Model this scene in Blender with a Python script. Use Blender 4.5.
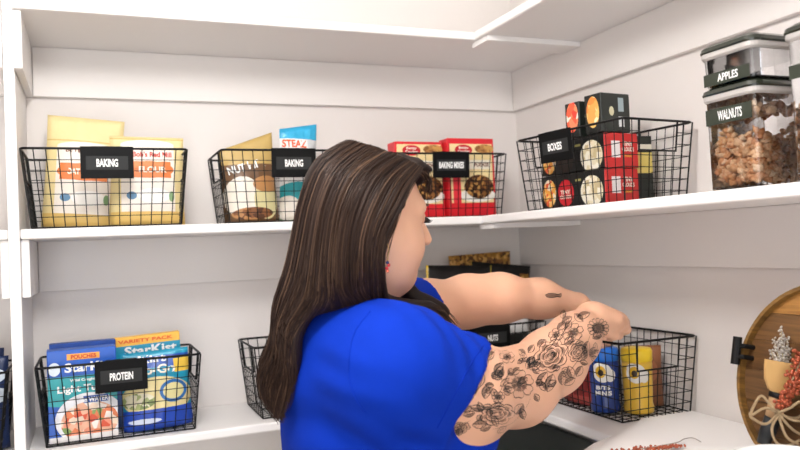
import bpy, bmesh, math, random
import numpy as np
from mathutils import Vector, Matrix
from mathutils.bvhtree import BVHTree
random.seed(7); RNG = np.random.default_rng(7)
for o in list(bpy.data.objects): bpy.data.objects.remove(o)
scene = bpy.context.scene
COL = scene.collection

# ------------------------------------------------------------------ camera
FPX = 755.0
CAM = np.array([-1.2104, -1.9878, -0.0643])
YAW, PITCH, ROLL = .3883, .0258, -.0434
FW = np.array([math.sin(YAW)*math.cos(PITCH), math.cos(YAW)*math.cos(PITCH), math.sin(PITCH)])
_r = np.cross(FW, [0, 0, 1]); _r /= np.linalg.norm(_r); _u = np.cross(_r, FW)
RT = _r*math.cos(ROLL)+_u*math.sin(ROLL)
UP = -_r*math.sin(ROLL)+_u*math.cos(ROLL)
cam_d = bpy.data.cameras.new('camera'); cam = bpy.data.objects.new('camera', cam_d); COL.objects.link(cam)
cam_d.sensor_width = 36; cam_d.lens = FPX/800*36; cam_d.clip_start = .02
cam_d.dof.use_dof = True; cam_d.dof.focus_distance = 1.42; cam_d.dof.aperture_fstop = 4.0
cam.matrix_world = Matrix(((RT[0], UP[0], -FW[0], CAM[0]), (RT[1], UP[1], -FW[1], CAM[1]), (RT[2], UP[2], -FW[2], CAM[2]), (0, 0, 0, 1)))
scene.camera = cam
scene.cycles.transparent_max_bounces = 24
def P(px, py, D): return CAM + D*(FW + RT*(px-400)/FPX + UP*(225-py)/FPX)

# ------------------------------------------------------------------ light
scene.view_settings.view_transform = 'Standard'; scene.view_settings.look = 'None'
scene.view_settings.gamma = 1; scene.view_settings.use_curve_mapping = False
scene.view_settings.exposure = 0.27
w = bpy.data.worlds.new('world'); scene.world = w; w.use_nodes = True
w.node_tree.nodes['Background'].inputs[0].default_value = (.9, .95, 1, 1)
w.node_tree.nodes['Background'].inputs[1].default_value = 1.0
def area(name, loc, rot, sx, sy, power, col):
    l = bpy.data.lights.new(name, 'AREA'); l.shape = 'RECTANGLE'; l.size = sx; l.size_y = sy; l.energy = power; l.color = col
    o = bpy.data.objects.new(name, l); COL.objects.link(o); o.location = loc; o.rotation_euler = rot; return o
# added fill light, set in the doorway opening behind the camera
area('doorway_fill', (-1.55, -2.93, -.45), (math.radians(90), 0, 0), 1.2, 2.0, 20, (.97, .98, 1))
# main light: added globe in place of flash bounced off the ceiling, built below

# ------------------------------------------------------------------ materials
def lin(c):
    if isinstance(c, str):
        c = [int(c[i:i+2], 16)/255 for i in (0, 2, 4)]
    return tuple(x/12.92 if x <= .04045 else ((x+.055)/1.055)**2.4 for x in c[:3])+(1,)
MATS = {}
def mat(name, col, rough=.6, metal=0, noise=None, bump=None, trans=0, sss=0, emit=0, spec=.5, coat=0, alpha=1):
    """principled material; noise=(scale, amount) mottles the colour, bump=(scale, strength) fine relief"""
    if name in MATS: return MATS[name]
    m = bpy.data.materials.new(name); m.use_nodes = True; nt = m.node_tree; b = nt.nodes['Principled BSDF']
    c = lin(col); b.inputs['Base Color'].default_value = c; b.inputs['Roughness'].default_value = rough
    b.inputs['Metallic'].default_value = metal; b.inputs['Transmission Weight'].default_value = trans
    b.inputs['Specular IOR Level'].default_value = spec; b.inputs['Coat Weight'].default_value = coat; b.inputs['Alpha'].default_value = alpha
    if sss: b.inputs['Subsurface Weight'].default_value = sss; b.inputs['Subsurface Radius'].default_value = (.02, .008, .004); b.inputs['Subsurface Scale'].default_value = .5
    if emit: b.inputs['Emission Color'].default_value = c; b.inputs['Emission Strength'].default_value = emit
    tc = nt.nodes.new('ShaderNodeTexCoord')
    if noise:
        n = nt.nodes.new('ShaderNodeTexNoise'); n.inputs['Scale'].default_value = noise[0]; n.inputs['Detail'].default_value = 4
        nt.links.new(tc.outputs['Object'], n.inputs['Vector'])
        mx = nt.nodes.new('ShaderNodeMix'); mx.data_type = 'RGBA'
        k = noise[1]; mx.inputs[6].default_value = tuple(x*(1-k) for x in c[:3])+(1,); mx.inputs[7].default_value = tuple(min(1, x*(1+k)) for x in c[:3])+(1,)
        nt.links.new(n.outputs['Fac'], mx.inputs[0]); nt.links.new(mx.outputs[2], b.inputs['Base Color'])
    if bump:
        n = nt.nodes.new('ShaderNodeTexNoise'); n.inputs['Scale'].default_value = bump[0]; n.inputs['Detail'].default_value = 3
        nt.links.new(tc.outputs['Object'], n.inputs['Vector'])
        bp = nt.nodes.new('ShaderNodeBump'); bp.inputs['Strength'].default_value = bump[1]; bp.inputs['Distance'].default_value = .01
        nt.links.new(n.outputs['Fac'], bp.inputs['Height']); nt.links.new(bp.outputs[0], b.inputs['Normal'])
    MATS[name] = m; return m
def speckle(nt, vec, scale, cols):
    """multi-colour chunky texture (printed food)"""
    v = nt.nodes.new('ShaderNodeTexVoronoi'); v.inputs['Scale'].default_value = scale; nt.links.new(vec, v.inputs['Vector'])
    sp = nt.nodes.new('ShaderNodeSeparateColor'); nt.links.new(v.outputs['Color'], sp.inputs[0])
    r = nt.nodes.new('ShaderNodeValToRGB'); r.color_ramp.interpolation = 'CONSTANT'
    el = r.color_ramp.elements
    while len(el) < len(cols): el.new(.5)
    for i, c in enumerate(cols): el[i].position = i/len(cols); el[i].color = lin(c)
    nt.links.new(sp.outputs[0], r.inputs[0]); return r.outputs[0]
def printed(name, base, shapes, rough=.4, axes=(0, 2), bump=None, coat=0):
    """flat print: shapes stacked on a base colour, in the object's own coordinates.
    ('r',x0,x1,z0,z1,col) ('e',cx,cz,rx,rz,col); col is a hex string or (scale,[cols])"""
    m = bpy.data.materials.new(name); m.use_nodes = True; nt = m.node_tree; b = nt.nodes['Principled BSDF']
    b.inputs['Roughness'].default_value = rough; b.inputs['Coat Weight'].default_value = coat
    tc = nt.nodes.new('ShaderNodeTexCoord'); sx = nt.nodes.new('ShaderNodeSeparateXYZ'); nt.links.new(tc.outputs['Object'], sx.inputs[0])
    X, Z = sx.outputs[axes[0]], sx.outputs[axes[1]]
    def math_(op, a, bb, c=None):
        n = nt.nodes.new('ShaderNodeMath'); n.operation = op
        for i, v in enumerate((a, bb, c)):
            if v is None: continue
            if isinstance(v, (int, float)): n.inputs[i].default_value = v
            else: nt.links.new(v, n.inputs[i])
        return n.outputs[0]
    def colour(c):
        if isinstance(c, str):
            n = nt.nodes.new('ShaderNodeRGB'); n.outputs[0].default_value = lin(c); return n.outputs[0]
        return speckle(nt, tc.outputs['Object'], c[0], c[1])
    cur = colour(base)
    for s in shapes:
        if s[0] == 'r':
            _, x0, x1, z0, z1, c = s
            mk = math_('MULTIPLY', math_('COMPARE', X, (x0+x1)/2, abs(x1-x0)/2), math_('COMPARE', Z, (z0+z1)/2, abs(z1-z0)/2))
        else:
            _, cx, cz, rx, rz, c = s
            a = math_('DIVIDE', math_('SUBTRACT', X, cx), rx); q = math_('DIVIDE', math_('SUBTRACT', Z, cz), rz)
            mk = math_('LESS_THAN', math_('ADD', math_('MULTIPLY', a, a), math_('MULTIPLY', q, q)), 1.0)
        mx = nt.nodes.new('ShaderNodeMix'); mx.data_type = 'RGBA'
        nt.links.new(mk, mx.inputs[0]); nt.links.new(cur, mx.inputs[6]); nt.links.new(colour(c), mx.inputs[7]); cur = mx.outputs[2]
    nt.links.new(cur, b.inputs['Base Color'])
    if bump:
        n = nt.nodes.new('ShaderNodeTexNoise'); n.inputs['Scale'].default_value = bump[0]
        nt.links.new(tc.outputs['Object'], n.inputs['Vector'])
        bp = nt.nodes.new('ShaderNodeBump'); bp.inputs['Strength'].default_value = bump[1]; bp.inputs['Distance'].default_value = .01
        nt.links.new(n.outputs['Fac'], bp.inputs['Height']); nt.links.new(bp.outputs[0], b.inputs['Normal'])
    return m
WALL = mat('wall_paint', 'E6E0DC', .75, bump=(180, .04), noise=(2.5, .02))
SHELF = mat('shelf_paint', 'F1EEEC', .42, bump=(60, .03))
CLEAT = mat('cleat_paint', 'E9E4E0', .6, bump=(120, .03))
CEIL = mat('ceiling_paint', 'F4F2EF', .8, bump=(90, .05))
FLOOR = mat('floor_wood', 'A08868', .5, noise=(14, .2))
BLACK = mat('black_wire', '0E0E0E', .5, spec=.25)
PLATE = mat('label_plate', '0B0B0C', .55, spec=.15)
PLAQUE = mat('label_plaque', '2B2C2C', .5, spec=.2)
WHITE_INK = mat('white_ink', 'F4F4F2', .6)

# ------------------------------------------------------------------ mesh helpers
class MB:
    def __init__(s): s.v = []; s.f = []
    def add(s, v, f):
        n = len(s.v); s.v += [tuple(p) for p in v]; s.f += [tuple(i+n for i in q) for q in f]; return s
    def box(s, x0, x1, y0, y1, z0, z1):
        return s.add([(x0, y0, z0), (x1, y0, z0), (x1, y1, z0), (x0, y1, z0), (x0, y0, z1), (x1, y0, z1), (x1, y1, z1), (x0, y1, z1)],
                     [(0, 3, 2, 1), (4, 5, 6, 7), (0, 1, 5, 4), (1, 2, 6, 5), (2, 3, 7, 6), (3, 0, 4, 7)])
    def tube(s, pts, r, n=6, cap=True):
        pts = [np.array(p, float) for p in pts]; m = len(pts); rr = r if isinstance(r, (list, tuple, np.ndarray)) else [r]*m
        t0 = pts[1]-pts[0]; a = np.cross(t0, [0, 0, 1]);
        if np.linalg.norm(a) < 1e-6: a = np.cross(t0, [0, 1, 0])
        v = []
        for i in range(m):
            t = pts[min(i+1, m-1)]-pts[max(i-1, 0)]; t = t/(np.linalg.norm(t)+1e-12)
            a = a-t*(a@t); a /= np.linalg.norm(a)+1e-12; b = np.cross(t, a)
            for k in range(n):
                th = 2*math.pi*(k+.5)/n; v.append(pts[i]+rr[i]*(math.cos(th)*a+math.sin(th)*b))
        f = [(i*n+k, i*n+(k+1) % n, (i+1)*n+(k+1) % n, (i+1)*n+k) for i in range(m-1) for k in range(n)]
        if cap: f += [tuple(range(n-1, -1, -1)), tuple((m-1)*n+k for k in range(n))]
        return s.add(v, f)
    def lathe(s, prof, n=28, c=(0, 0, 0)):
        v = []; f = []
        for r, z in prof:
            for k in range(n): v.append((c[0]+r*math.cos(2*math.pi*k/n), c[1]+r*math.sin(2*math.pi*k/n), c[2]+z))
        for i in range(len(prof)-1):
            for k in range(n): f.append((i*n+k, i*n+(k+1) % n, (i+1)*n+(k+1) % n, (i+1)*n+k))
        f += [tuple(range(n-1, -1, -1)), tuple((len(prof)-1)*n+k for k in range(n))]
        return s.add(v, f)
    def ball(s, c, r, seg=8, rings=6):
        r = (r, r, r) if isinstance(r, (int, float)) else r
        v = [(c[0], c[1], c[2]+r[2])]
        for i in range(1, rings):
            ph = math.pi*i/rings
            for k in range(seg):
                th = 2*math.pi*k/seg; v.append((c[0]+r[0]*math.sin(ph)*math.cos(th), c[1]+r[1]*math.sin(ph)*math.sin(th), c[2]+r[2]*math.cos(ph)))
        v.append((c[0], c[1], c[2]-r[2])); f = []; L = len(v)-1
        for k in range(seg): f.append((0, 1+k, 1+(k+1) % seg)); f.append((L, L-seg+(k+1) % seg, L-seg+k))
        for i in range(rings-2):
            a = 1+i*seg
            for k in range(seg): f.append((a+k, a+seg+k, a+seg+(k+1) % seg, a+(k+1) % seg))
        return s.add(v, f)
    def mesh(s, name):
        me = bpy.data.meshes.new(name); me.from_pydata(s.v, [], s.f); me.update(); return me
    def build(s, name, m, parent=None, smooth=False, bevel=0, seg=2):
        me = s.mesh(name)
        if bevel:
            bm = bmesh.new(); bm.from_mesh(me); bmesh.ops.bevel(bm, geom=list(bm.edges), offset=bevel, segments=seg, profile=.5, affect='EDGES', clamp_overlap=True); bm.to_mesh(me); bm.free()
        return link(name, me, m, parent, smooth)
def link(name, me, m, parent=None, smooth=False):
    if m is not None and not me.materials: me.materials.append(m)
    o = bpy.data.objects.new(name, me); COL.objects.link(o); o.parent = parent
    if smooth: me.polygons.foreach_set('use_smooth', [True]*len(me.polygons)); me.update()
    return o
def tag(o, label=None, cat=None, group=None, kind=None):
    if label: o['label'] = label
    if cat: o['category'] = cat
    if group: o['group'] = group
    if kind: o['kind'] = kind
    return o
def empty(name, loc=(0, 0, 0), rz=0, rx=0, ry=0):
    o = bpy.data.objects.new(name, None); COL.objects.link(o); o.location = loc; o.rotation_euler = (rx, ry, rz); o.empty_display_size = .05; return o
def copy_tree(o, parent=None):
    c = o.copy(); COL.objects.link(c); c.parent = parent
    for ch in [q for q in bpy.data.objects if q.parent == o]: copy_tree(ch, c)
    return c
_tc = {}
def text_mesh(body, bold=0.0):
    k = (body, bold)
    if k in _tc: return _tc[k]
    cu = bpy.data.curves.new('txt', 'FONT'); cu.body = body; cu.size = 1; cu.offset = bold; cu.resolution_u = 3; cu.fill_mode = 'FRONT'
    o = bpy.data.objects.new('txt', cu); COL.objects.link(o); dg = bpy.context.evaluated_depsgraph_get(); dg.update()
    e = o.evaluated_get(dg); me = e.to_mesh()
    v = np.array([p.co[:2] for p in me.vertices]); f = [tuple(p.vertices) for p in me.polygons]
    e.to_mesh_clear(); bpy.data.objects.remove(o); bpy.data.curves.remove(cu)
    mn, mx = v.min(0), v.max(0); v = (v-(mn+mx)/2)/(mx-mn)
    _tc[k] = (v, f); return v, f
def text(parent, body, cx, cz, w_, h_, m, y=0.0, yf=None, bold=.03, rot=0, name='lettering', axis='y'):
    """lettering lying on a front face (facing -Y), or on an end face (axis='x', facing -X; axis='X', facing +X)"""
    v, f = text_mesh(body, bold); c, s_ = math.cos(rot), math.sin(rot); out = []
    for a, b in v:
        x, z = a*w_, b*h_; x, z = cx+x*c-z*s_, cz+x*s_+z*c
        d = (yf(x, z) if yf else y)-.0007
        out.append((x, d, z) if axis == 'y' else ((d, -x, z) if axis == 'x' else (-d, x, z)))
    return MB().add(out, f).build(name, m, parent)

# ------------------------------------------------------------------ the room
ZT, ZL, ZB = .4435, -.456, -.93       # underside of top shelf, top of lower shelf, top of bottom shelf (middle shelf top = 0)
TH = .021; CL = .119; CT = .016
PX = -1.345; PW = .021
ZF, ZC = -1.53, .90
YF, XL = -2.95, -2.45
def struct(o, label, cat): return tag(o, label, cat, kind='structure')
struct(MB().box(XL-.1, .1, YF-.1, .1, ZF-.06, ZF).build('floor', FLOOR), 'brown wood floor of the pantry', 'floor')
struct(MB().box(XL-.1, .1, YF-.1, .1, ZC, ZC+.06).build('ceiling', CEIL), 'white painted pantry ceiling', 'ceiling')
struct(MB().box(XL-.1, .1, 0, .1, ZF, ZC).build('wall_back', WALL), 'off-white painted back wall behind the baskets', 'wall')
struct(MB().box(0, .1, YF-.1, 0, ZF, ZC).build('wall_right', WALL), 'off-white painted right wall behind the canisters and tray', 'wall')
struct(MB().box(XL-.1, XL, YF-.1, 0, ZF, ZC).build('wall_left', WALL), 'off-white painted left wall of the pantry', 'wall')
fw = MB().box(XL, -2.15, YF-.1, YF, ZF, ZC).box(-.95, 0, YF-.1, YF, ZF, ZC).box(-2.15, -.95, YF-.1, YF, .52, ZC)
struct(fw.build('wall_front', WALL), 'off-white wall with the open doorway behind the camera', 'wall')
# added unseen globe, hung low to give soft ceiling-bounced light
lp = empty('bounce_globe', (-1.15, -1.30, ZC)); tag(lp, 'added round glowing white globe standing in for bounced flash', 'lamp')
LW = mat('lamp_white', 'F5F5F5', .4)
MB().lathe([(.07, -.02), (.07, -.0005)], 32).build('base', LW, lp)
MB().tube([(0, 0, -.02), (0, 0, -.135)], .01, 8).build('stem', LW, lp)
MB().ball((0, 0, -.24), .11, 20, 12).build('globe', mat('bounce_glow', 'FFFDFB', .4, emit=62), lp, True)

def board(x0, x1, y0, y1, z0, z1, name, m, parent, bevel=.004): return MB().box(x0, x1, y0, y1, z0, z1).build(name, m, parent, True, bevel, 3)
def flat_shade(o):
    return o
def shelf(zt, db, dr, label, nm='wall_shelf'):
    """L-shaped shelf: board along the back wall, board along the right wall, cleats and the joint batten underneath"""
    e = empty(nm, (0, 0, zt)); tag(e, label, 'shelf')
    def B(x0, x1, y0, y1, z0, z1, name, m=SHELF, bv=.0045): return MB().box(x0, x1, y0, y1, z0, z1).build(name, m, e, False, bv, 3)
    B(PX+.0005, -.0005, -db, -.0005, -TH, 0, 'back_board')
    B(-dr, -.0005, -2.4, -db-.0004, -TH, 0, 'side_board')
    c0, c1 = -TH-CL, -TH-.0003
    B(PX+CT+.001, -CT-.001, -CT, -.0005, c0, c1, 'cleat', CLEAT, .0015)
    B(-CT, -.0005, -2.4, -.0005, c0, c1, 'cleat', CLEAT, .0015)
    B(PX+.0005, PX+CT, -db+.012, -.0005, c0, c1, 'cleat', SHELF, .0015)
    B(-dr+.010, -CT-.001, -db-.052, -db+.030, -TH-.013, c1, 'batten', SHELF, .001)
    return e
shelf(ZT+TH, .3124, .3012, 'white L-shaped top shelf seen from below, nothing on its underside')
shelf(0, .2768, .2851, 'white L-shaped middle shelf carrying four wire baskets and the nut canisters')
shelf(ZL, .271, .281, 'white L-shaped lower shelf carrying the protein basket and the wooden tray')
shelf(ZB, .27, .28, 'white L-shaped bottom shelf below the woman\'s elbow')
# divider panel and the neighbouring bay
struct_panel = MB().box(PX-PW, PX, -.281, -.0005, ZF, ZC-.001).build('shelf_divider', SHELF, None, False, .002, 2)
tag(struct_panel, 'tall white upright panel dividing the shelves at the left edge', 'panel')
for zt, db, lab in ((ZT+TH, .3124, 'white top shelf left of the upright panel'), (0, .2768, 'white middle shelf left of the upright panel'), (ZL, .271, 'white lower shelf with dark blue bags left of the upright panel')):
    e = empty('wall_shelf', (0, 0, zt)); tag(e, lab, 'shelf')
    MB().box(XL+.001, PX-PW-.0005, -db, -.0005, -TH, 0).build('back_board', SHELF, e, False, .0045, 3)
    MB().box(XL+.001, PX-PW-CT-.001, -CT, -.0005, -TH-CL, -TH-.0003).build('cleat', CLEAT, e, False, .0015)
    MB().box(PX-PW-CT, PX-PW-.0005, -db+.012, -.0005, -TH-CL, -TH-.0003).build('cleat', SHELF, e, False, .0015)

# ------------------------------------------------------------------ wire baskets
BW, BD, BH = .333, .205, .167
BWb, BDb = .300, .180
def make_basket():
    root = empty('wire_basket')
    def wd(z): t = z/BH; return (BWb+(BW-BWb)*t)/2, (BDb+(BD-BDb)*t)/2
    g = MB(); r = .0011
    def seg(a, b, rr=r): g.tube([a, b], rr, 4, False)
    nc, nd, nz = 14, 8, 7
    for i in range(1, nc):
        u = -1+2*i/nc
        for s in (-1, 1): seg((u*BWb/2, s*BDb/2, .002), (u*BW/2, s*BD/2, BH))
        seg((u*BWb/2, -BDb/2, .002), (u*BWb/2, BDb/2, .002))
    for i in range(1, nd):
        u = -1+2*i/nd; top = BH if abs(u) > .55 else BH*.64
        for s in (-1, 1):
            a, b = wd(0); c, d = wd(top); seg((s*a, u*b, .002), (s*c, u*d, top))
        seg((-BWb/2, u*BDb/2, .002), (BWb/2, u*BDb/2, .002))
    for k in range(1, nz):
        z = BH*k/nz; a, b = wd(z)
        for s in (-1, 1):
            seg((-a, s*b, z), (a, s*b, z))
            if z < BH*.63: seg((s*a, -b, z), (s*a, b, z))
            else:
                for q in (-1, 1): seg((s*a, q*b, z), (s*a, q*b*.55, z))
    g.build('wire_mesh', BLACK, root)
    g = MB()
    g.tube([(-BWb/2, -BDb/2, .002), (BWb/2, -BDb/2, .002), (BWb/2, BDb/2, .002), (-BWb/2, BDb/2, .002), (-BWb/2, -BDb/2, .002)], .0018, 5)
    for sx in (-1, 1):
        for sy in (-1, 1): g.tube([(sx*BWb/2, sy*BDb/2, .002), (sx*BW/2, sy*BD/2, BH)], .0018, 5)
    g.build('frame', BLACK, root)
    g = MB(); c = .012; a, b = BW/2, BD/2
    loop = [(-a+c, -b, BH), (a-c, -b, BH), (a-.003, -b+.003, BH), (a, -b+c, BH), (a, b-c, BH), (a-.003, b-.003, BH), (a-c, b, BH), (-a+c, b, BH), (-a+.003, b-.003, BH), (-a, b-c, BH), (-a, -b+c, BH), (-a+.003, -b+.003, BH), (-a+c, -b, BH)]
    g.tube(loop, .0026, 6, False); g.build('rim', BLACK, root, True)
    for s in (-1, 1):
        zt = BH*.63; x2, y2 = wd(zt); h = MB()
        h.tube([(s*a, -b*.55, BH), (s*x2, -y2*.55, zt), (s*x2, y2*.55, zt), (s*a, b*.55, BH)], .0024, 6); h.build('handle', BLACK, root)
    return root
BASKET = make_basket(); SPARE = [BASKET]+[copy_tree(BASKET) for _ in range(8)]
def basket(loc, rz, label, words=None, grp='black wire baskets', wscale=1, wx=0):
    b = SPARE.pop(0)
    b.location = loc; b.rotation_euler = (0, 0, rz); tag(b, label, 'basket', grp)
    return b
def plate(b, words, tw, px=0.0):
    """label plate hooked over the front rim of a basket"""
    g = MB(); w_, z0, z1 = .106, BH-.064, BH+.004; y0 = -BD/2-.0045
    ty = .0035
    v = [(px-w_/2, y0-.0015, z1), (px+w_/2, y0-.0015, z1), (px+w_/2, y0+ty, z0), (px-w_/2, y0+ty, z0)]
    v += [(p[0], p[1]+.0016, p[2]) for p in v]
    g.add(v, [(0, 3, 2, 1), (4, 5, 6, 7), (0, 1, 5, 4), (1, 2, 6, 5), (2, 3, 7, 6), (3, 0, 4, 7)])
    g.box(px-w_*.3, px+w_*.3, y0-.001, y0+.010, z1-.0015, z1+.0005)
    pl = g.build('label_plate', PLATE, b, False, .0006, 1)
    def yf(x, z): return y0-.0015+(ty+.0015)*(z1-z)/(z1-z0)
    zc = (z0+z1)/2-.001
    q = MB(); hw, hh = .042, .0145
    q.add([(px-hw, yf(0, zc-hh)-.0006, zc-hh), (px+hw, yf(0, zc-hh)-.0006, zc-hh), (px+hw, yf(0, zc+hh)-.0006, zc+hh), (px-hw, yf(0, zc+hh)-.0006, zc+hh)], [(0, 1, 2, 3)]).build('plaque', PLAQUE, pl)
    if words: text(pl, words, px, zc, tw, .017, WHITE_INK, yf=lambda x, z: yf(x, z)-.0007, bold=.035)
bk1 = basket((-1.1745, -.1625, .0005), 0, 'black wire basket marked BAKING nearest the white upright panel on the middle shelf')
plate(bk1, 'BAKING', .043)
bk2 = basket((-.767, -.160, .0005), 0, 'black wire basket marked BAKING just left of the woman\'s head on the middle shelf'); plate(bk2, 'BAKING', .043)
bk3 = basket((-.337, -.118, .0005), 0, 'black wire basket marked BAKING MIXES holding red cake mix boxes'); plate(bk3, 'BAKING MIXES', .072)
bk4 = basket((-.150, -.600, .0005), -math.pi/2+.13, 'black wire basket full of dark food boxes on the right-hand middle shelf'); plate(bk4, 'BOXES', .045, -.03)
bk5 = basket((-1.160, -.150, ZL+.0005), 0, 'black wire basket marked PROTEIN holding blue tuna packs on the lower shelf'); plate(bk5, 'PROTEIN', .047)
bk6 = basket((-.705, -.140, ZL+.0005), 0, 'black wire basket half hidden behind the woman\'s long hair on the lower shelf')
bk7 = basket((-.245, -.130, ZL+.0005), 0, 'black wire basket in the lower corner behind the woman\'s bare arm'); plate(bk7, 'NUTS', .03)
bk8 = basket((-.112, -.545, ZL+.0005), -math.pi/2, 'black wire basket under the woman\'s hands holding blue and yellow shakers')
bk9 = basket((-1.545, -.160, ZL+.0005), 0, 'black wire basket cut off by the left edge holding dark blue bags')

# ------------------------------------------------------------------ packages
def rot_to(o, loc, rz=0, rx=0, ry=0): o.location = loc; o.rotation_euler = (rx, ry, rz); return o
def carton(name, w_, d_, h_, m, label, cat, loc, rz=0, rx=0, ry=0, group=None, side=None, top=None):
    """cardboard box, local origin at the bottom centre, front facing -Y"""
    e = empty(name); tag(e, label, cat, group); rot_to(e, loc, rz, rx, ry)
    b = MB().box(-w_/2, w_/2, -d_/2, d_/2, 0, h_).build('carton', m, e, False, .0012, 1)
    if side:
        b.data.materials.append(side)
        for p in b.data.polygons:
            if abs(p.normal.x) > .7: p.material_index = 1
    if top:
        b.data.materials.append(top); k = len(b.data.materials)-1
        for p in b.data.polygons:
            if p.normal.z > .7: p.material_index = k
    return e
def pouch_y(w_, h_, t):
    def yf(x, z):
        u = min(1, abs(2*x/w_)); q = min(1, max(0, z/h_))
        pr = (1-u**3.2)*min(1, .75+q*1.2)*(1-max(0, (q-.45)/.55)**1.6)
        return -t/2*max(pr, .02)
    return yf
def pouch(name, w_, h_, t, m, label, cat, loc, rz=0, rx=0, ry=0, group=None, slant=0, back=None):
    e = empty(name); tag(e, label, cat, group); rot_to(e, loc, rz, rx, ry)
    yf = pouch_y(w_, h_, t); nx, nz = 14, 18; g = MB(); v = []
    for s in (1, -1):
        for k in range(nz+1):
            for i in range(nx+1):
                x = -w_/2+w_*i/nx; z = h_*k/nz
                wob = .0022*math.sin(31*x/w_+5*s+7*z/h_)*math.sin(17*z/h_+2*s)*(1-abs(2*i/nx-1)**4)
                v.append((x*(1-.03*math.sin(math.pi*k/nz)), s*yf(x, z)+wob, z+slant*x*k/nz))
    N = (nx+1)*(nz+1); f = []
    for k in range(nz):
        for i in range(nx):
            a = k*(nx+1)+i; f.append((a, a+1, a+nx+2, a+nx+1)); f.append((N+a, N+a+nx+1, N+a+nx+2, N+a+1))
    for i in range(nx): f.append((i+1, i, N+i, N+i+1)); a = nz*(nx+1)+i; f.append((a, a+1, N+a+1, N+a))
    for k in range(nz): a = k*(nx+1); f.append((a, a+nx+1, N+a+nx+1, N+a)); a += nx; f.append((a+nx+1, a, N+a, N+a+nx+1))
    g.add(v, f).build('bag', m, e, True)
    return e, yf
R_ = math.radians
# -- first baking basket: two pale yellow paper-plastic flour bags
def flour(nm, seed):
    return printed(nm, 'E2CE96', [('r', -.058, .058, .03, .185, 'EDE3D8'), ('e', 0, .185, .058, .012, 'EDE3D8'), ('r', -.05, .05, .107, .145, 'DE7A3C'), ('e', 0, .126, .056, .02, 'DE7A3C'), ('e', .012, .066, .036, .017, 'F6F2EC'), ('e', -.036, .066, .011, .009, '5C86A8'), ('e', .05, .064, .006, .012, '7FA070'), ('r', -.08, .08, 0, .03, 'D9B566'), ('r', -.08, .08, .197, .2, 'CDB06A')], .5, bump=(40, .25))
BR = mat('brown_ink', '7A4432', .6); RED_INK = mat('red_ink', 'C23A2C', .6); ORANGE_INK = mat('orange_ink', 'E2571E', .6); BLUE_INK = mat('blue_ink', '1E3F8F', .6); CREAM_INK = mat('cream_ink', 'F5EEDD', .6); GREY_INK = mat('grey_ink', '6E7C86', .6); GOLD_INK = mat('gold_ink', 'E9B23C', .5)
fA, yA = pouch('flour_bag', .165, .256, .05, flour('flour_print', 0), 'taller pale yellow flour bag at the left of the first baking basket', 'bag', (-1.232, -.125, .004), 0, R_(-4), R_(4.5), 'flour bags')
text(fA, 'Bob\'s', -.025, .176, .03, .011, BR, yf=yA); text(fA, 'Red Mill', .022, .174, .045, .011, BR, yf=yA); text(fA, 'OAT FLOUR', 0, .126, .07, .014, CREAM_INK, yf=yA)
fB, yB = pouch('flour_bag', .162, .204, .05, flour('flour_print', 1), 'shorter pale yellow flour bag at the right of the first baking basket', 'bag', (-1.089, -.178, .004), 0, R_(-3), R_(1), 'flour bags')
text(fB, 'Bob\'s Red Mill', .01, .162, .085, .013, RED_INK, yf=yB); text(fB, 'FLOUR', .01, .126, .06, .014, CREAM_INK, yf=yB)
# -- second baking basket
gb = printed('gold_bag_print', 'B79A5A', [('r', -.08, .08, 0, .14, '6A4A2C'), ('e', -.02, .06, .045, .05, 'EFE6D8'), ('e', .035, .05, .03, .045, 'D9CE9A'), ('e', .0, .02, .05, .015, (90, ['8A5630', 'B98450', '5B3620'])), ('e', .04, .09, .035, .02, 'B98450')], .4, bump=(30, .3))
gB, yG = pouch('snack_bag', .132, .198, .05, gb, 'gold and brown food bag with slanted top in the second baking basket', 'bag', (-.851, -.170, .004), 0, R_(-3), R_(-2), slant=.32)
text(gB, 'NUT', -.030, .128, .042, .02, WHITE_INK, yf=yG, rot=.2); text(gB, 'MIX', .018, .140, .042, .02, WHITE_INK, yf=yG, rot=.2)
sb = printed('sweetener_print', 'EAE8E6', [('r', -.08, .08, .205, .26, '2FA3CE'), ('r', -.08, .08, 0, .05, '6B8A5C'), ('e', .0, .065, .06, .03, '23A0A8'), ('r', .02, .08, .10, .205, 'C9CBCD'), ('e', -.03, .03, .03, .03, 'E7DED2')], .35, bump=(30, .3))
sB, yS = pouch('sweetener_bag', .095, .238, .055, sb, 'white and blue sweetener bag standing up in the second baking basket', 'bag', (-.736, -.165, .004), 0, R_(-3), R_(3), slant=.2)
text(sB, 'STEAZ', -.012, .192, .06, .02, ORANGE_INK, yf=yS); text(sB, 'SWEET', -.010, .168, .05, .015, GREY_INK, yf=yS)
# -- cake mix cartons
def cake(nm): return printed(nm, 'D8202C', [('r', -.064, .064, .035, .193, 'EFD9A0'), ('e', .02, .075, .045, .035, (130, ['4A2A18', '6E4020', '301808', '8A5A2C', 'B07A40'])), ('e', .015, .055, .055, .018, 'F2EDE4'), ('e', .02, .078, .042, .032, (150, ['4A2A18', '6E4020', '301808', '8A5A2C', 'B88848'])), ('r', -.02, .058, .125, .15, 'F3EBD8'), ('e', .042, .180, .030, .012, (120, ['B07A40', 'C89850', '8A5A2C'])), ('e', -.022, .177, .026, .014, 'C8162A'), ('r', -.058, -.035, .035, .12, 'E23440')], .35)
c1 = carton('cake_mix_box', .138, .05, .200, cake('cake_print_a'), 'red cake mix box behind the woman\'s forehead, left of its twin', 'box', (-.406, -.150, .004), R_(1), group='red cake mix boxes')
c2 = carton('cake_mix_box', .140, .05, .208, cake('cake_print_b'), 'red cake mix box at the right end of the baking mixes basket', 'box', (-.262, -.168, .004), R_(1), group='red cake mix boxes')
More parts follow.
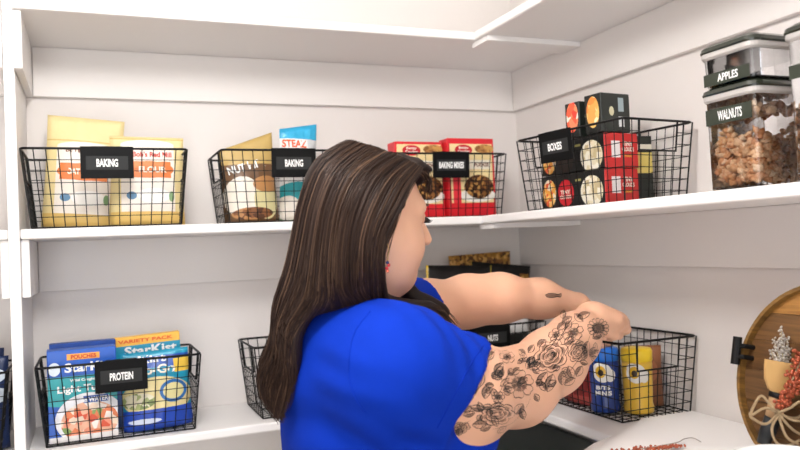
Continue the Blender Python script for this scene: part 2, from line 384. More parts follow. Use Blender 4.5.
for c in (c1, c2):
    text(c, 'Betty', -.022, .182, .03, .008, CREAM_INK, y=-.0257); text(c, 'Crocker', -.022, .173, .036, .008, CREAM_INK, y=-.0257); text(c, 'FUDGE', .03, .137, .045, .010, BR, y=-.0257)
# -- dark boxes with red ends (right-hand basket); local -Y is the long front
dfront = lambda nm, a: printed(nm, '151515', [('e', -.075, .035, .022, .032, (100, ['E8A040', 'F2E2C8', 'D8582C', 'EFC070'])), ('e', -.02, .032, .026, .03, a), ('e', .062, .030, .034, .034, (90, ['E9DDC0', 'F3ECDA', 'CBB88E', 'DCCDA6'])), ('r', .012, .03, .055, .06, 'A8A060')], .35)
dend = printed('box_end_print', 'C3201F', [('r', -.03, -.004, .022, .058, 'E9E4E2')], .35, axes=(1, 2))
for i, (z, dx, lab, a) in enumerate(((.004, 0, 'lower black food box with a red end in the right-hand basket', 'C5202A'), (.081, .003, 'upper black food box with a red end stacked in the right-hand basket', '2A1A12'))):
    e = carton('food_box', .205, .100, .075, dfront('food_front_%d' % i, a), lab, 'box', (-.160+dx, -.562, z), -math.pi/2+.13, group='black and red food boxes', side=dend)
    text(e, 'TINY', .018, .052, .03, .010, CREAM_INK, y=-.103, axis='X'); text(e, 'CLOUDS', .018, .040, .036, .009, CREAM_INK, y=-.103, axis='X'); text(e, 'crackers', .018, .026, .022, .006, GOLD_INK, y=-.103, axis='X')
    if i == 0: text(e, 'TINY', -.02, .034, .032, .009, CREAM_INK, y=-.0507); text(e, 'CLOUDS', -.02, .023, .036, .008, CREAM_INK, y=-.0507)
sfront = lambda nm, c: printed(nm, '141614', [('e', 0, .045, .019, .034, c)], .35)
sside = printed('small_box_side', '1B211C', [('e', -.012, .045, .007, .010, 'C9C3A0'), ('r', .008, .024, .045, .075, '93A2A6'), ('r', .008, .024, .012, .034, 'D9DCDC')], .35, axes=(1, 2))
carton('small_food_box', .046, .07, .078, sfront('small_front_a', (70, ['F05A3A', 'F7E6DA', 'E83A2A', 'F08A60'])), 'small black box with red food picture on top of the food boxes', 'box', (-.172, -.575, .158), -math.pi/2+.12, side=sside)
carton('small_food_box', .05, .085, .084, sfront('small_front_b', (70, ['F0C070', 'E8883A', 'F5E3B8', 'DDA050'])), 'small black box with orange food picture on top of the food boxes', 'box', (-.158, -.640, .158), -math.pi/2+.12, side=sside)
carton('food_box', .05, .03, .15, printed('avocado_front', '1C221C', [('e', 0, .09, .02, .035, 'D8C26A'), ('e', 0, .125, .016, .018, 'DDD8C4')], .35, axes=(1, 2)), 'narrow dark box with yellow fruit picture beside the red box ends', 'box', (-.068, -.628, .004), -.02, side=printed('avocado_side', '1C221C', [('e', 0, .09, .02, .035, 'D8C26A')], .35, axes=(1, 2)))
# -- protein basket
tb = printed('tuna_print', '1B57B8', [('r', -.075, .075, .085, .138, '1FA0A6'), ('e', 0, .085, .078, .012, '1FA0A6'), ('e', .012, .045, .068, .055, 'E6E6EA'), ('e', .012, .038, .057, .043, (75, ['E8B090', 'D8502C', 'F0D8C0', '7F9A50', 'E89070', 'F2E6DC', 'E07A48'])), ('r', -.075, .075, 0, .012, 'E2DDDA'), ('r', .0, .05, .078, .093, '1B4C9C'), ('r', -.03, .035, .172, .185, 'EFA23C'), ('e', -.055, .155, .012, .014, 'DDE8F0')], .35)
t1 = carton('tuna_box', .137, .05, .194, tb, 'blue tuna box with salad picture at the left of the protein basket', 'box', (-1.238, -.198, ZL+.004), R_(2))
for s_, x, z, w_, h_, m in (('StarKist', .015, .156, .10, .02, WHITE_INK), ('Wild Caught', 0, .128, .05, .007, WHITE_INK), ('Light Tuna', 0, .109, .10, .019, WHITE_INK), ('in WATER', .025, .085, .05, .010, WHITE_INK), ('POUCHES', .003, .1785, .05, .009, RED_INK)): text(t1, s_, x, z, w_, h_, m, y=-.0257)
t1b = carton('tuna_box', .137, .03, .201, mat('deep_blue_card', '16459A', .4), 'plain blue box standing behind the salad picture tuna box', 'box', (-1.236, -.135, ZL+.004), R_(2))
tg = printed('tuna_kit_print', '1D93B4', [('r', -.08, .08, .205, .23, 'EDB53C'), ('r', -.08, .08, .135, .16, '1E4FA8'), ('r', .04, .08, .12, .15, 'E8C24A'), ('e', 0, .07, .075, .045, 'E9D89C'), ('e', .035, .08, .03, .025, '2C6CB0'), ('e', .035, .08, .023, .018, 'E7DDA0'), ('e', -.04, .065, .035, .018, (90, ['A8B070', 'E8E0C0', '7F9050'])), ('r', -.08, .08, 0, .045, '1D47B0'), ('e', -.03, .02, .035, .006, 'D8E0EE')], .35, bump=(30, .2))
t2, y2 = pouch('tuna_pouch', .15, .172, .05, tg, 'blue tuna pouch with cracker kit picture at the right of the protein basket', 'bag', (-1.082, -.190, ZL+.004), 0, R_(-3), R_(-2))
text(t2, 'Kist', -.005, .155, .06, .017, WHITE_INK, yf=y2); text(t2, 'To-Go', .0, .131, .085, .02, CREAM_INK, yf=y2)
t3 = carton('tuna_box', .152, .03, .204, printed('tuna_box_teal', '1C8FB0', [('r', -.08, .08, .184, .23, 'F0B840'), ('r', -.08, .08, 0, .1, '1B4FA0')], .35), 'teal and yellow tuna box standing behind the cracker kit pouch', 'box', (-1.093, -.125, ZL+.004), R_(-2), 0, R_(-2.5))
text(t3, 'StarKist', .01, .171, .115, .021, WHITE_INK, y=-.0157); text(t3, 'VARIETY PACK', 0, .194, .12, .008, ORANGE_INK, y=-.0157)
# -- left bay
nb = printed('navy_bag_print', '14264E', [('e', .02, .15, .05, .02, 'C9D4DE'), ('e', .03, .11, .05, .018, 'C9D4DE'), ('e', .0, .07, .05, .03, '2C5F86'), ('e', .02, .03, .04, .03, '0C1410')], .35, bump=(30, .4))
for k, (x, y, h_, lb) in enumerate(((-1.455, -.20, .19, 'dark blue snack bag in front at the left edge'), (-1.47, -.13, .20, 'dark blue snack bag standing behind another at the left edge'))):
    pouch('snack_bag', .15, h_, .05, nb, lb, 'bag', (x, y, ZL+.004), 0, R_(-3), 0, 'dark blue snack bags')
# -- corner basket: black and gold nut bags
GN = [(110), ['8A5A24', 'C08A3C', '5A3818', 'A87830', 'D8A858']]
kb = lambda nm: printed(nm, '0E0D0D', [('r', -.11, -.093, 0, .4, 'C9A83C'), ('r', .06, .10, .0, .30, (110, GN[1])), ('r', .097, .11, 0, .4, 'D8BE48'), ('r', -.05, .05, .17, .18, '6B6650')], .3, bump=(25, .4))
pouch('nut_bag', .20, .352, .045, printed('granola_print', '5A3A1E', [('r', -.2, .2, 0, .4, (120, GN[1]))], .4, bump=(25, .4)), 'brown bag with granola pictures rising at the back of the lower corner', 'bag', (-.178, -.060, ZL+.004), 0, 0, 0, slant=.03)
pouch('nut_bag', .20, .325, .036, kb('nut_print_a'), 'black and gold nut bag at the left of the lower corner basket', 'bag', (-.305, -.162, ZL+.004), R_(1), R_(-3), R_(3), 'black and gold nut bags')
pouch('nut_bag', .19, .323, .036, kb('nut_print_b'), 'black and gold nut bag at the right of the lower corner basket', 'bag', (-.175, -.116, ZL+.004), R_(-1), R_(-2), R_(7), 'black and gold nut bags')
wb, yw = pouch('nut_bag', .13, .19, .03, printed('white_top_print', '0E0D0D', [('r', -.1, .1, .135, .2, 'D9D8D6'), ('r', -.06, -.053, 0, .14, 'CDB63E'), ('r', -.06, .06, .06, .066, 'A8A23C')], .3, bump=(25, .4)), 'low black bag with a pale top in front of the nut bags', 'bag', (-.175, -.200, ZL+.004), 0, R_(-1), 0)
# -- shakers in the basket under her hands
def shaker(c_body, c_lid, label, loc, rz, words):
    e = empty('snack_shaker', loc, rz); tag(e, label, 'canister', 'snack shakers')
    m = printed('shaker_'+c_body, c_body, [('e', -.004, .088, .020, .021, 'F2EFE8'), ('e', -.012, .098, .011, .012, 'F2EFE8'), ('e', .012, .082, .011, .014, 'F2EFE8'), ('e', -.008, .09, .011, .013, 'E9B92C'), ('e', -.008, .088, .006, .007, '3A2A18')], .3, coat=.3)
    MB().lathe([(.028, 0), (.032, .002), (.0325, .012), (.030, .022), (.031, .05), (.0325, .10), (.032, .112)], 32).build('bottle', m, e, True)
    MB().lathe([(.0325, .1122), (.0335, .114), (.0335, .134), (.031, .139), (.008, .140)], 32).build('lid', mat('lid_'+c_lid, c_lid, .35), e, True)
    yf = lambda x, z: -math.sqrt(max(.0325**2-x*x, 1e-6))-.0006
    for s_, z, w_, h_ in words: text(e, s_, -.004, z, w_, h_, WHITE_INK, yf=yf, bold=.05)
    return e
RZC = -.62
shaker('1E3F8F', '1F6FD0', 'blue snack shaker with a flower picture in the basket under her hand', (-.165, -.592, ZL+.004), RZC, [('BITS', .056, .03, .009), ('MINIS', .044, .036, .010)])
shaker('EBBE3E', 'F4CE2A', 'yellow snack shaker with a flower picture in the basket under her hand', (-.114, -.641, ZL+.004), RZC, [])
rb = printed('red_pack_print', '9C2A28', [('e', .02, .05, .03, .03, '7A1E1C'), ('r', -.06, .06, .0, .02, 'B04840')], .35, bump=(30, .3))
pouch('snack_bag', .13, .12, .045, rb, 'dark red snack bag left of the blue shaker', 'bag', (-.158, -.488, ZL+.004), -math.pi/2, R_(-2), 0)
pouch('snack_bag', .08, .135, .035, printed('amber_pack_print', '8A5636', [('e', 0, .08, .03, .03, 'A86A48')], .3, bump=(30, .3)), 'brown snack bag behind the yellow shaker', 'bag', (-.062, -.60, ZL+.004), R_(-35), R_(-2), 0)

# ------------------------------------------------------------------ nut canisters
ACR = bpy.data.materials.new('clear_acrylic'); ACR.use_nodes = True
_n = ACR.node_tree; _b = _n.nodes['Principled BSDF']
_tr = _n.nodes.new('ShaderNodeBsdfTransparent'); _tr.inputs[0].default_value = (.95, .95, .96, 1)
_gl = _n.nodes.new('ShaderNodeBsdfGlossy'); _gl.inputs['Roughness'].default_value = .06
_fr = _n.nodes.new('ShaderNodeFresnel'); _fr.inputs[0].default_value = 1.45
_mx = _n.nodes.new('ShaderNodeMixShader'); _n.links.new(_fr.outputs[0], _mx.inputs[0]); _n.links.new(_tr.outputs[0], _mx.inputs[1]); _n.links.new(_gl.outputs[0], _mx.inputs[2])
_n.links.new(_mx.outputs[0], _n.nodes['Material Output'].inputs[0]); _n.nodes.remove(_b)
LID = mat('smoked_lid', '23281F', .18, coat=.5); GASK = mat('silicone_gasket', 'AFAAA6', .4); STRIP = mat('label_strip', '2B3126', .35)
def rrect(w_, d_, r, n=5):
    out = []
    for cx, cy, a0 in ((w_/2-r, d_/2-r, 0), (-w_/2+r, d_/2-r, 90), (-w_/2+r, -d_/2+r, 180), (w_/2-r, -d_/2+r, 270)):
        for k in range(n+1): a = R_(a0+90*k/n); out.append((cx+r*math.cos(a), cy+r*math.sin(a)))
    return out
def loft(secs, name, m, parent, smooth=False):
    """secs: list of (w, d, r, z) rounded rectangles"""
    g = MB(); v = []; n = None
    for w_, d_, r, z in secs:
        q = rrect(w_, d_, r); n = len(q); v += [(x, y, z) for x, y in q]
    f = [(i*n+k, i*n+(k+1) % n, (i+1)*n+(k+1) % n, (i+1)*n+k) for i in range(len(secs)-1) for k in range(n)]
    f += [tuple(range(n-1, -1, -1)), tuple((len(secs)-1)*n+k for k in range(n))]
    return g.add(v, f).build(name, m, parent, smooth)
def canister(loc, rz, w_, d_, hb, lid, label, words, strip):
    e = empty('food_canister', loc, rz); tag(e, label, 'canister', 'clear canisters')
    loft([(w_-.006, d_-.006, .012, 0), (w_-.003, d_-.003, .014, .004), (w_, d_, .014, hb)], 'body', ACR, e)
    loft([(w_*.9, d_*.9, .012, .003), (w_*.92, d_*.92, .012, .0032)], 'base', ACR, e)
    loft([(w_+.002, d_+.002, .015, hb+.0005), (w_+.008, d_+.008, .017, hb+.004), (w_+.008, d_+.008, .017, hb+.011)], 'gasket', GASK, e)
    loft([(w_+.010, d_+.010, .018, hb+.0115), (w_+.012, d_+.012, .019, hb+.014), (w_+.008, d_+.008, .018, hb+lid-.006), (w_-.012, d_-.012, .014, hb+lid)], 'lid', LID, e)
    z0, z1 = strip
    s_ = MB().box(-w_/2-.0012, -w_/2-.0004, -d_/2+.006, d_/2-.006, z0, z1).build('label_strip', STRIP, e)
    text(s_, words, 0.004, (z0+z1)/2, len(words)*.0070, (z1-z0)*.62, WHITE_INK, y=-w_/2-.0013, axis='x', bold=.02)
    return e
CX, CY = -.185, -1.074
canister((CX, CY, .0006), 0, .150, .106, .145, .026, 'tall clear canister of walnuts with a black lid on the middle shelf', 'WALNUTS', (.108, .134))
canister((CX, CY, .1722), 0, .150, .106, .044, .026, 'shallow clear canister marked APPLES stacked on the walnut canister', 'APPLES', (.001, .021))
canister((-.185, -1.238, .0006), 0, .150, .106, .205, .026, 'clear canister cut off by the right edge beside the apples canister', 'NUTS', (.15, .17))
def island(nm, cols, rough):
    m = bpy.data.materials.new(nm); m.use_nodes = True; nt = m.node_tree; b = nt.nodes['Principled BSDF']; b.inputs['Roughness'].default_value = rough
    gi = nt.nodes.new('ShaderNodeNewGeometry'); r = nt.nodes.new('ShaderNodeValToRGB'); e = r.color_ramp.elements
    while len(e) < len(cols): e.new(.5)
    for i, c in enumerate(cols): e[i].position = i/(len(cols)-1); e[i].color = lin(c)
    nt.links.new(gi.outputs['Random Per Island'], r.inputs[0])
    n = nt.nodes.new('ShaderNodeTexNoise'); n.inputs['Scale'].default_value = 160; mx = nt.nodes.new('ShaderNodeMix'); mx.data_type = 'RGBA'; mx.blend_type = 'MULTIPLY'; mx.inputs[0].default_value = .7
    cr = nt.nodes.new('ShaderNodeValToRGB'); cr.color_ramp.elements[0].position = .35; cr.color_ramp.elements[0].color = (.35, .25, .18, 1); cr.color_ramp.elements[1].position = .6
    nt.links.new(n.outputs['Fac'], cr.inputs[0]); nt.links.new(r.outputs[0], mx.inputs[6]); nt.links.new(cr.outputs[0], mx.inputs[7]); nt.links.new(mx.outputs[2], b.inputs['Base Color']); return m
WN = island('walnut', ['A86A38', 'D2986A', 'E8C49C', 'C88A50', 'F0D8B8'], .55)
g = MB()
def nut(x, y, z, r):
    a = RNG.normal(size=(4, 3)); n0 = len(g.v)
    g.ball((0, 0, 0), 1, 7, 5)
    Q = np.linalg.qr(RNG.normal(size=(3, 3)))[0]; sc = r*RNG.uniform(.55, 1.15, 3)
    for i in range(n0, len(g.v)):
        p = np.array(g.v[i]); p = p*(1+.28*math.sin(3*p@a[0])+.18*math.sin(5*p@a[1])); p = Q@(p*sc); g.v[i] = (x+p[0], y+p[1], z+p[2])
for k in range(620):
    x, y = RNG.uniform(-.062, .062), RNG.uniform(-.041, .041); z = RNG.uniform(.010, .078+.012*math.sin(60*x)+.01*math.sin(50*y+1))
    if RNG.uniform() < .6:
        if RNG.uniform() < .5: x = -.0625+RNG.uniform(0, .004)
        else: y = -.0415+RNG.uniform(0, .004)
    nut(CX+x, CY+y, .002+z, RNG.uniform(.0055, .0085))
tag(g.build('walnut_pieces', WN, None, True), 'broken walnut pieces filling the lower part of the tall clear canister', 'walnuts', kind='stuff')
g = MB()
for k in range(60): nut(CX+RNG.uniform(-.06, .06), CY+RNG.uniform(-.04, .04), .002+RNG.uniform(.120, .134), RNG.uniform(.005, .008))
for k in range(140): nut(-.185+RNG.uniform(-.06, .06), -1.238+RNG.uniform(-.04, .04), .002+RNG.uniform(.010, .12), RNG.uniform(.007, .010))
tag(g.build('nut_pieces', WN, None, True), 'nut pieces in the canister at the right edge', 'nuts', kind='stuff')

# ------------------------------------------------------------------ wooden tray and its decoration
def plank_mat(nm, c1, c2):
    m = bpy.data.materials.new(nm); m.use_nodes = True; nt = m.node_tree; b = nt.nodes['Principled BSDF']; b.inputs['Roughness'].default_value = .45
    tc = nt.nodes.new('ShaderNodeTexCoord'); mp = nt.nodes.new('ShaderNodeMapping'); mp.inputs['Scale'].default_value = (8, 8, 90); mp.inputs['Location'].default_value = (random.random()*9, 0, random.random()*9)
    n = nt.nodes.new('ShaderNodeTexNoise'); n.inputs['Scale'].default_value = 1.6; n.inputs['Detail'].default_value = 5; n.inputs['Distortion'].default_value = .6
    r = nt.nodes.new('ShaderNodeValToRGB'); r.color_ramp.elements[0].position = .3; r.color_ramp.elements[0].color = lin(c1); r.color_ramp.elements[1].position = .7; r.color_ramp.elements[1].color = lin(c2)
    nt.links.new(tc.outputs['Object'], mp.inputs[0]); nt.links.new(mp.outputs[0], n.inputs['Vector']); nt.links.new(n.outputs['Fac'], r.inputs[0]); nt.links.new(r.outputs[0], b.inputs['Base Color']); return m
TR = .152
tray = empty('round_tray', (-.200, -1.172, ZL+.006+TR*math.cos(R_(12))), -math.pi/2); tray.rotation_euler = (R_(-12), 0, -math.pi/2)
tag(tray, 'round wooden serving tray with black handles leaning on the right wall', 'tray')
edges_ = [-TR, -.095, -.045, .005, .055, .100, TR]; cols = [('4E3620', '74542E'), ('432C18', '6A4A26'), ('503820', '705030'), ('4A3018', '6C4A26'), ('50361C', '7A5630'), ('8A5E2C', 'B07E42')]
for i in range(6):
    z0, z1 = edges_[i]+.0004, edges_[i+1]-.0004; g = MB(); pts = []; R2 = TR-.006
    zs = np.linspace(max(z0, -R2+.0002), min(z1, R2-.0002), 9)
    l = [(-math.sqrt(max(R2*R2-z*z, 0)), z) for z in zs]; rr = [(math.sqrt(max(R2*R2-z*z, 0)), z) for z in zs][::-1]
    pts = l+rr; n = len(pts)
    g.add([(x, -.004, z) for x, z in pts]+[(x, .008, z) for x, z in pts], [tuple(range(n-1, -1, -1)), tuple(range(n, 2*n))]+[(k, (k+1) % n, n+(k+1) % n, n+k) for k in range(n)])
    g.build('plank', plank_mat('plank_wood_%d' % i, *cols[i]), tray)
g = MB(); g.lathe([(TR-.007, .0082), (TR-.007, .0098)], 48); g.v = [(x, z, y) for x, y, z in g.v]; g.f = [f[::-1] for f in g.f]; g.build('back_panel', plank_mat('back_wood', '5A4020', '7A5630'), tray)
g = MB(); n = 64; v = []
for k in range(n):
    a = 2*math.pi*k/n
    for r, y in ((TR-.006, .010), (TR-.006, -.016), (TR, -.016), (TR+.0002, .010)): v.append((r*math.cos(a), y, r*math.sin(a)))
f = [(k*4+j, k*4+(j+1) % 4, ((k+1) % n)*4+(j+1) % 4, ((k+1) % n)*4+j) for k in range(n) for j in range(4)]
g.add(v, f).build('rim', plank_mat('rim_wood', '5E421E', '8E6830'), tray, False)
for s_ in (-1, 1):
    h = MB(); x = s_*(TR-.002); z0, z1 = .008, .054
    h.tube([(x, -.024, z0), (x, -.024, z1)], .0072, 12)
    for z in (.022, .040): h.tube([(x, -.024, z), (s_*(TR-.016), -.022, z), (s_*(TR-.018), -.004, z)], .0042, 8)
    h.build('handle', BLACK, tray)
# spade standing head-up against the tray, tied with twine
spd = empty('wooden_spade', tuple(P(762, 447, 1.176))); tag(spd, 'small pale wooden spade with a black handle leaning on the round tray', 'spade')
def rel(o, p): return np.array(p)-np.array(o.location)
SO = np.array(spd.location); A0, A1, A2, A3 = [P(*q)-SO for q in ((763, 444, 1.176), (773, 418, 1.174), (779, 396, 1.174), (785, 362, 1.178))]
TAN = mat('pale_wood', 'B8946A', .55, noise=(60, .12)); CREAMW = mat('cream_wood', 'CDA468', .55, noise=(30, .08))
MB().tube([A0, A0*.5+A1*.5, A1], [.0095, .0122, .0122], 14).build('grip', mat('black_grip', '1C2023', .4), spd, True)
MB().tube([A1, A2], [.0117, .0133], 14).build('handle', TAN, spd, True)
MB().tube([A2-(A2-A1)*.10, A2+(A2-A1)*.12], .0150, 14).build('collar', BLACK, spd, True)
ax = (A3-A2)/np.linalg.norm(A3-A2); sd = np.cross(ax, FW); sd /= np.linalg.norm(sd); nn = np.cross(sd, ax)
ol = [(-.006, -.002), (-.018, .008), (-.025, .020), (-.027, .036), (-.025, .049), (.028, .047), (.027, .036), (.024, .020), (.017, .008), (.006, -.002)]; ol = [(a*1.1, b*1.1) for a, b in ol]
g = MB(); n = len(ol); v = [A2+sd*a+ax*b+nn*.003 for a, b in ol]+[A2+sd*a+ax*b-nn*.003 for a, b in ol]
g.add(v, [tuple(range(n)), tuple(range(2*n-1, n-1, -1))]+[(k, n+k, n+(k+1) % n, (k+1) % n) for k in range(n)]); g.build('blade', CREAMW, spd)
# dried white flower sprig
sp = empty('dried_flower_sprig', tuple(P(782, 385, 1.190))); tag(sp, 'pale dried flower sprig standing behind the wooden spade', 'dried flower'); SO = np.array(sp.location)
g = MB(); fl = MB()
for k, (x, y) in enumerate(((781, 327), (774, 338), (788, 338), (771, 350), (791, 348), (778, 344), (785, 348), (783, 335))):
    a, b = P(781, 380, 1.190)-SO, P(x, y, 1.192)-SO; mid = (a+b)/2+np.array([0, .003*(k-3)/3, 0]); g.tube([a, mid, b], .0007, 4)
    for t in np.linspace(.35, 1, 34):
        c = a*(1-t)+b*t+RNG.normal(0, .0035, 3)*(1.3-t*.8); fl.ball(c, RNG.uniform(.0013, .0024), 5, 4)
g.build('stem', mat('dry_stem', 'A89878', .7), sp); fl.build('blossoms', mat('dry_blossom', 'B4ACA2', .8, noise=(200, .2)), sp, True)
# red berries
be = empty('berry_sprig', tuple(P(775, 418, 1.150))); tag(be, 'red and orange dried berry sprig beside the wooden spade', 'dried berries'); SO = np.array(be.location)
g = MB(); g.tube([P(772, 424, 1.150)-SO, P(786, 395, 1.150)-SO, P(803, 355, 1.150)-SO], .0011, 5); g.build('stem', MATS['dry_stem'], be)
g = MB()
for k in range(300):
    t = RNG.uniform(0, 1); c = P(781+24*t, 408-52*t, 1.152)-SO+RNG.normal(0, 1, 3)*np.array([.006, .006, .007])*(.7+.5*t); g.ball(c, RNG.uniform(.0022, .0034), 6, 5)
g.build('berries', mat('red_berry', 'A04A2C', .45, noise=(260, .5)), be, True)
# twine bow
tw = empty('twine_bow', tuple(P(778, 413, 1.150))); tag(tw, 'natural jute twine bow tied around the spade handle', 'twine'); SO = np.array(tw.location)
JUTE = mat('jute', 'B89E7A', .9, noise=(300, .25), bump=(900, .6))
def smooth_path(pts, n=26):
    p = np.array(pts, float); m = len(p); out = []
    for u in np.linspace(0, m-1.0001, n):
        i = int(u); t = u-i; a, b, c, d = p[max(i-1, 0)], p[i], p[min(i+1, m-1)], p[min(i+2, m-1)]
        out.append(.5*((2*b)+(-a+c)*t+(2*a-5*b+4*c-d)*t*t+(-a+3*b-3*c+d)*t**3))
    return np.array(out)
for pts, nm in (([(778, 413), (765, 408), (751, 415), (757, 400), (762, 396), (768, 402), (776, 412)], 'loop'), ([(778, 413), (766, 424), (752, 418), (750, 413)], 'loop'),
                ([(778, 413), (790, 408), (800, 402), (806, 410), (796, 418), (780, 415)], 'loop'), ([(779, 414), (772, 428), (776, 442), (786, 446), (800, 440)], 'tail'),
                ([(779, 414), (787, 424), (796, 432), (806, 436)], 'tail'), ([(780, 413), (792, 420), (803, 421)], 'tail'), ([(778, 414), (786, 436), (798, 444)], 'tail')):
    q = [P(x, y, 1.146-.005*math.sin(i*1.3)) - SO for i, (x, y) in enumerate(pts)]; MB().tube(smooth_path(q), .0021, 6).build(nm, JUTE, tw, True)
MB().ball((0, 0, 0), (.006, .006, .005)).build('knot', JUTE, tw, True)
# white cloth with berry sprig, white plate
g = MB(); pts = [(-.018, -.695), (-.150, -.692), (-.235, -.752), (-.300, -.778), (-.345, -.79), (-.39, -.81), (-.43, -.87), (-.44, -1.0), (-.44, -1.25), (-.44, -1.6), (-.018, -1.6), (-.018, -1.2)]
n = len(pts); zc = lambda x: ZL+.004-(max(0, -.285-x)**2)*.8
g.add([(x, y, zc(x)) for x, y in pts]+[(x, y, zc(x)-.003) for x, y in pts], [tuple(range(n)), tuple(range(2*n-1, n-1, -1))]+[(k, (k+1) % n, n+(k+1) % n, n+k) for k in range(n)])
CLOTH = mat('white_cloth', 'EFECEA', .85, bump=(400, .1))
me = g.mesh('table_cloth'); bm = bmesh.new(); bm.from_mesh(me); bmesh.ops.triangulate(bm, faces=[f for f in bm.faces if len(f.verts) > 4]); bm.to_mesh(me); bm.free()
tag(link('table_cloth', me, CLOTH), 'white cloth spread over the lower right shelf in the foreground', 'cloth')
bs = empty('berry_sprig', (-.20, -.86, ZL+.006)); tag(bs, 'red berry sprig lying on the white cloth', 'dried berries'); SO = np.array(bs.location)
def onz(px, py, z): d = FW+RT*(px-400)/FPX+UP*(225-py)/FPX; return CAM+d*(z-CAM[2])/d[2]
q = [onz(x, y, ZL+.010)-SO for x, y in ((640, 449), (675, 443), (684, 439), (693, 438), (701, 442))]
MB().tube(smooth_path(q), .0009, 5).build('stem', mat('grey_stem', 'A49C94', .7), bs)
g = MB()
for k in range(130):
    t = RNG.uniform(0, 1); p = onz(682-60*t, 445.5+5.5*t, ZL+.008)-SO+RNG.normal(0, 1, 3)*np.array([.006, .006, .001])*(.5+.8*t); p[2] = max(p[2], -.001+.003); g.ball(p, RNG.uniform(.0018, .0028), 6, 5)
g.build('berries', MATS['red_berry'], bs, True)
pc = P(786, 458, .93); hb_ = pc[2]-ZL-.0045
bowl = MB().lathe([(.026, 0), (.028, .004), (.045, .02), (.058, hb_*.5), (.064, hb_-.002), (.063, hb_), (.0605, hb_-.002), (.055, hb_*.5), (.04, .024), (.004, .016)], 48).build('bowl', mat('white_glaze', 'F4F3F1', .2, coat=.4), None, True)
bowl.location = (pc[0], pc[1], ZL+.0045); tag(bowl, 'white bowl cut off at the bottom right corner in front of the twine bow', 'bowl')
# dark green bin under the lower shelf
gbin = empty('storage_bin', (-.27, -.36, ZB+.0005)); tag(gbin, 'dark green storage bin under the lower shelf below her elbow', 'bin')
loft([(.36, .30, .03, 0), (.42, .36, .04, .30)], 'tub', mat('green_plastic', '0F3A28', .4, noise=(6, .3)), gbin)
loft([(.43, .37, .04, .3005), (.44, .38, .045, .306), (.44, .38, .045, .32), (.41, .35, .04, .33)], 'lid', mat('dark_lid', '0E2A1F', .35), gbin)
gbin.location = (-.225, -.225, ZB+.0005)

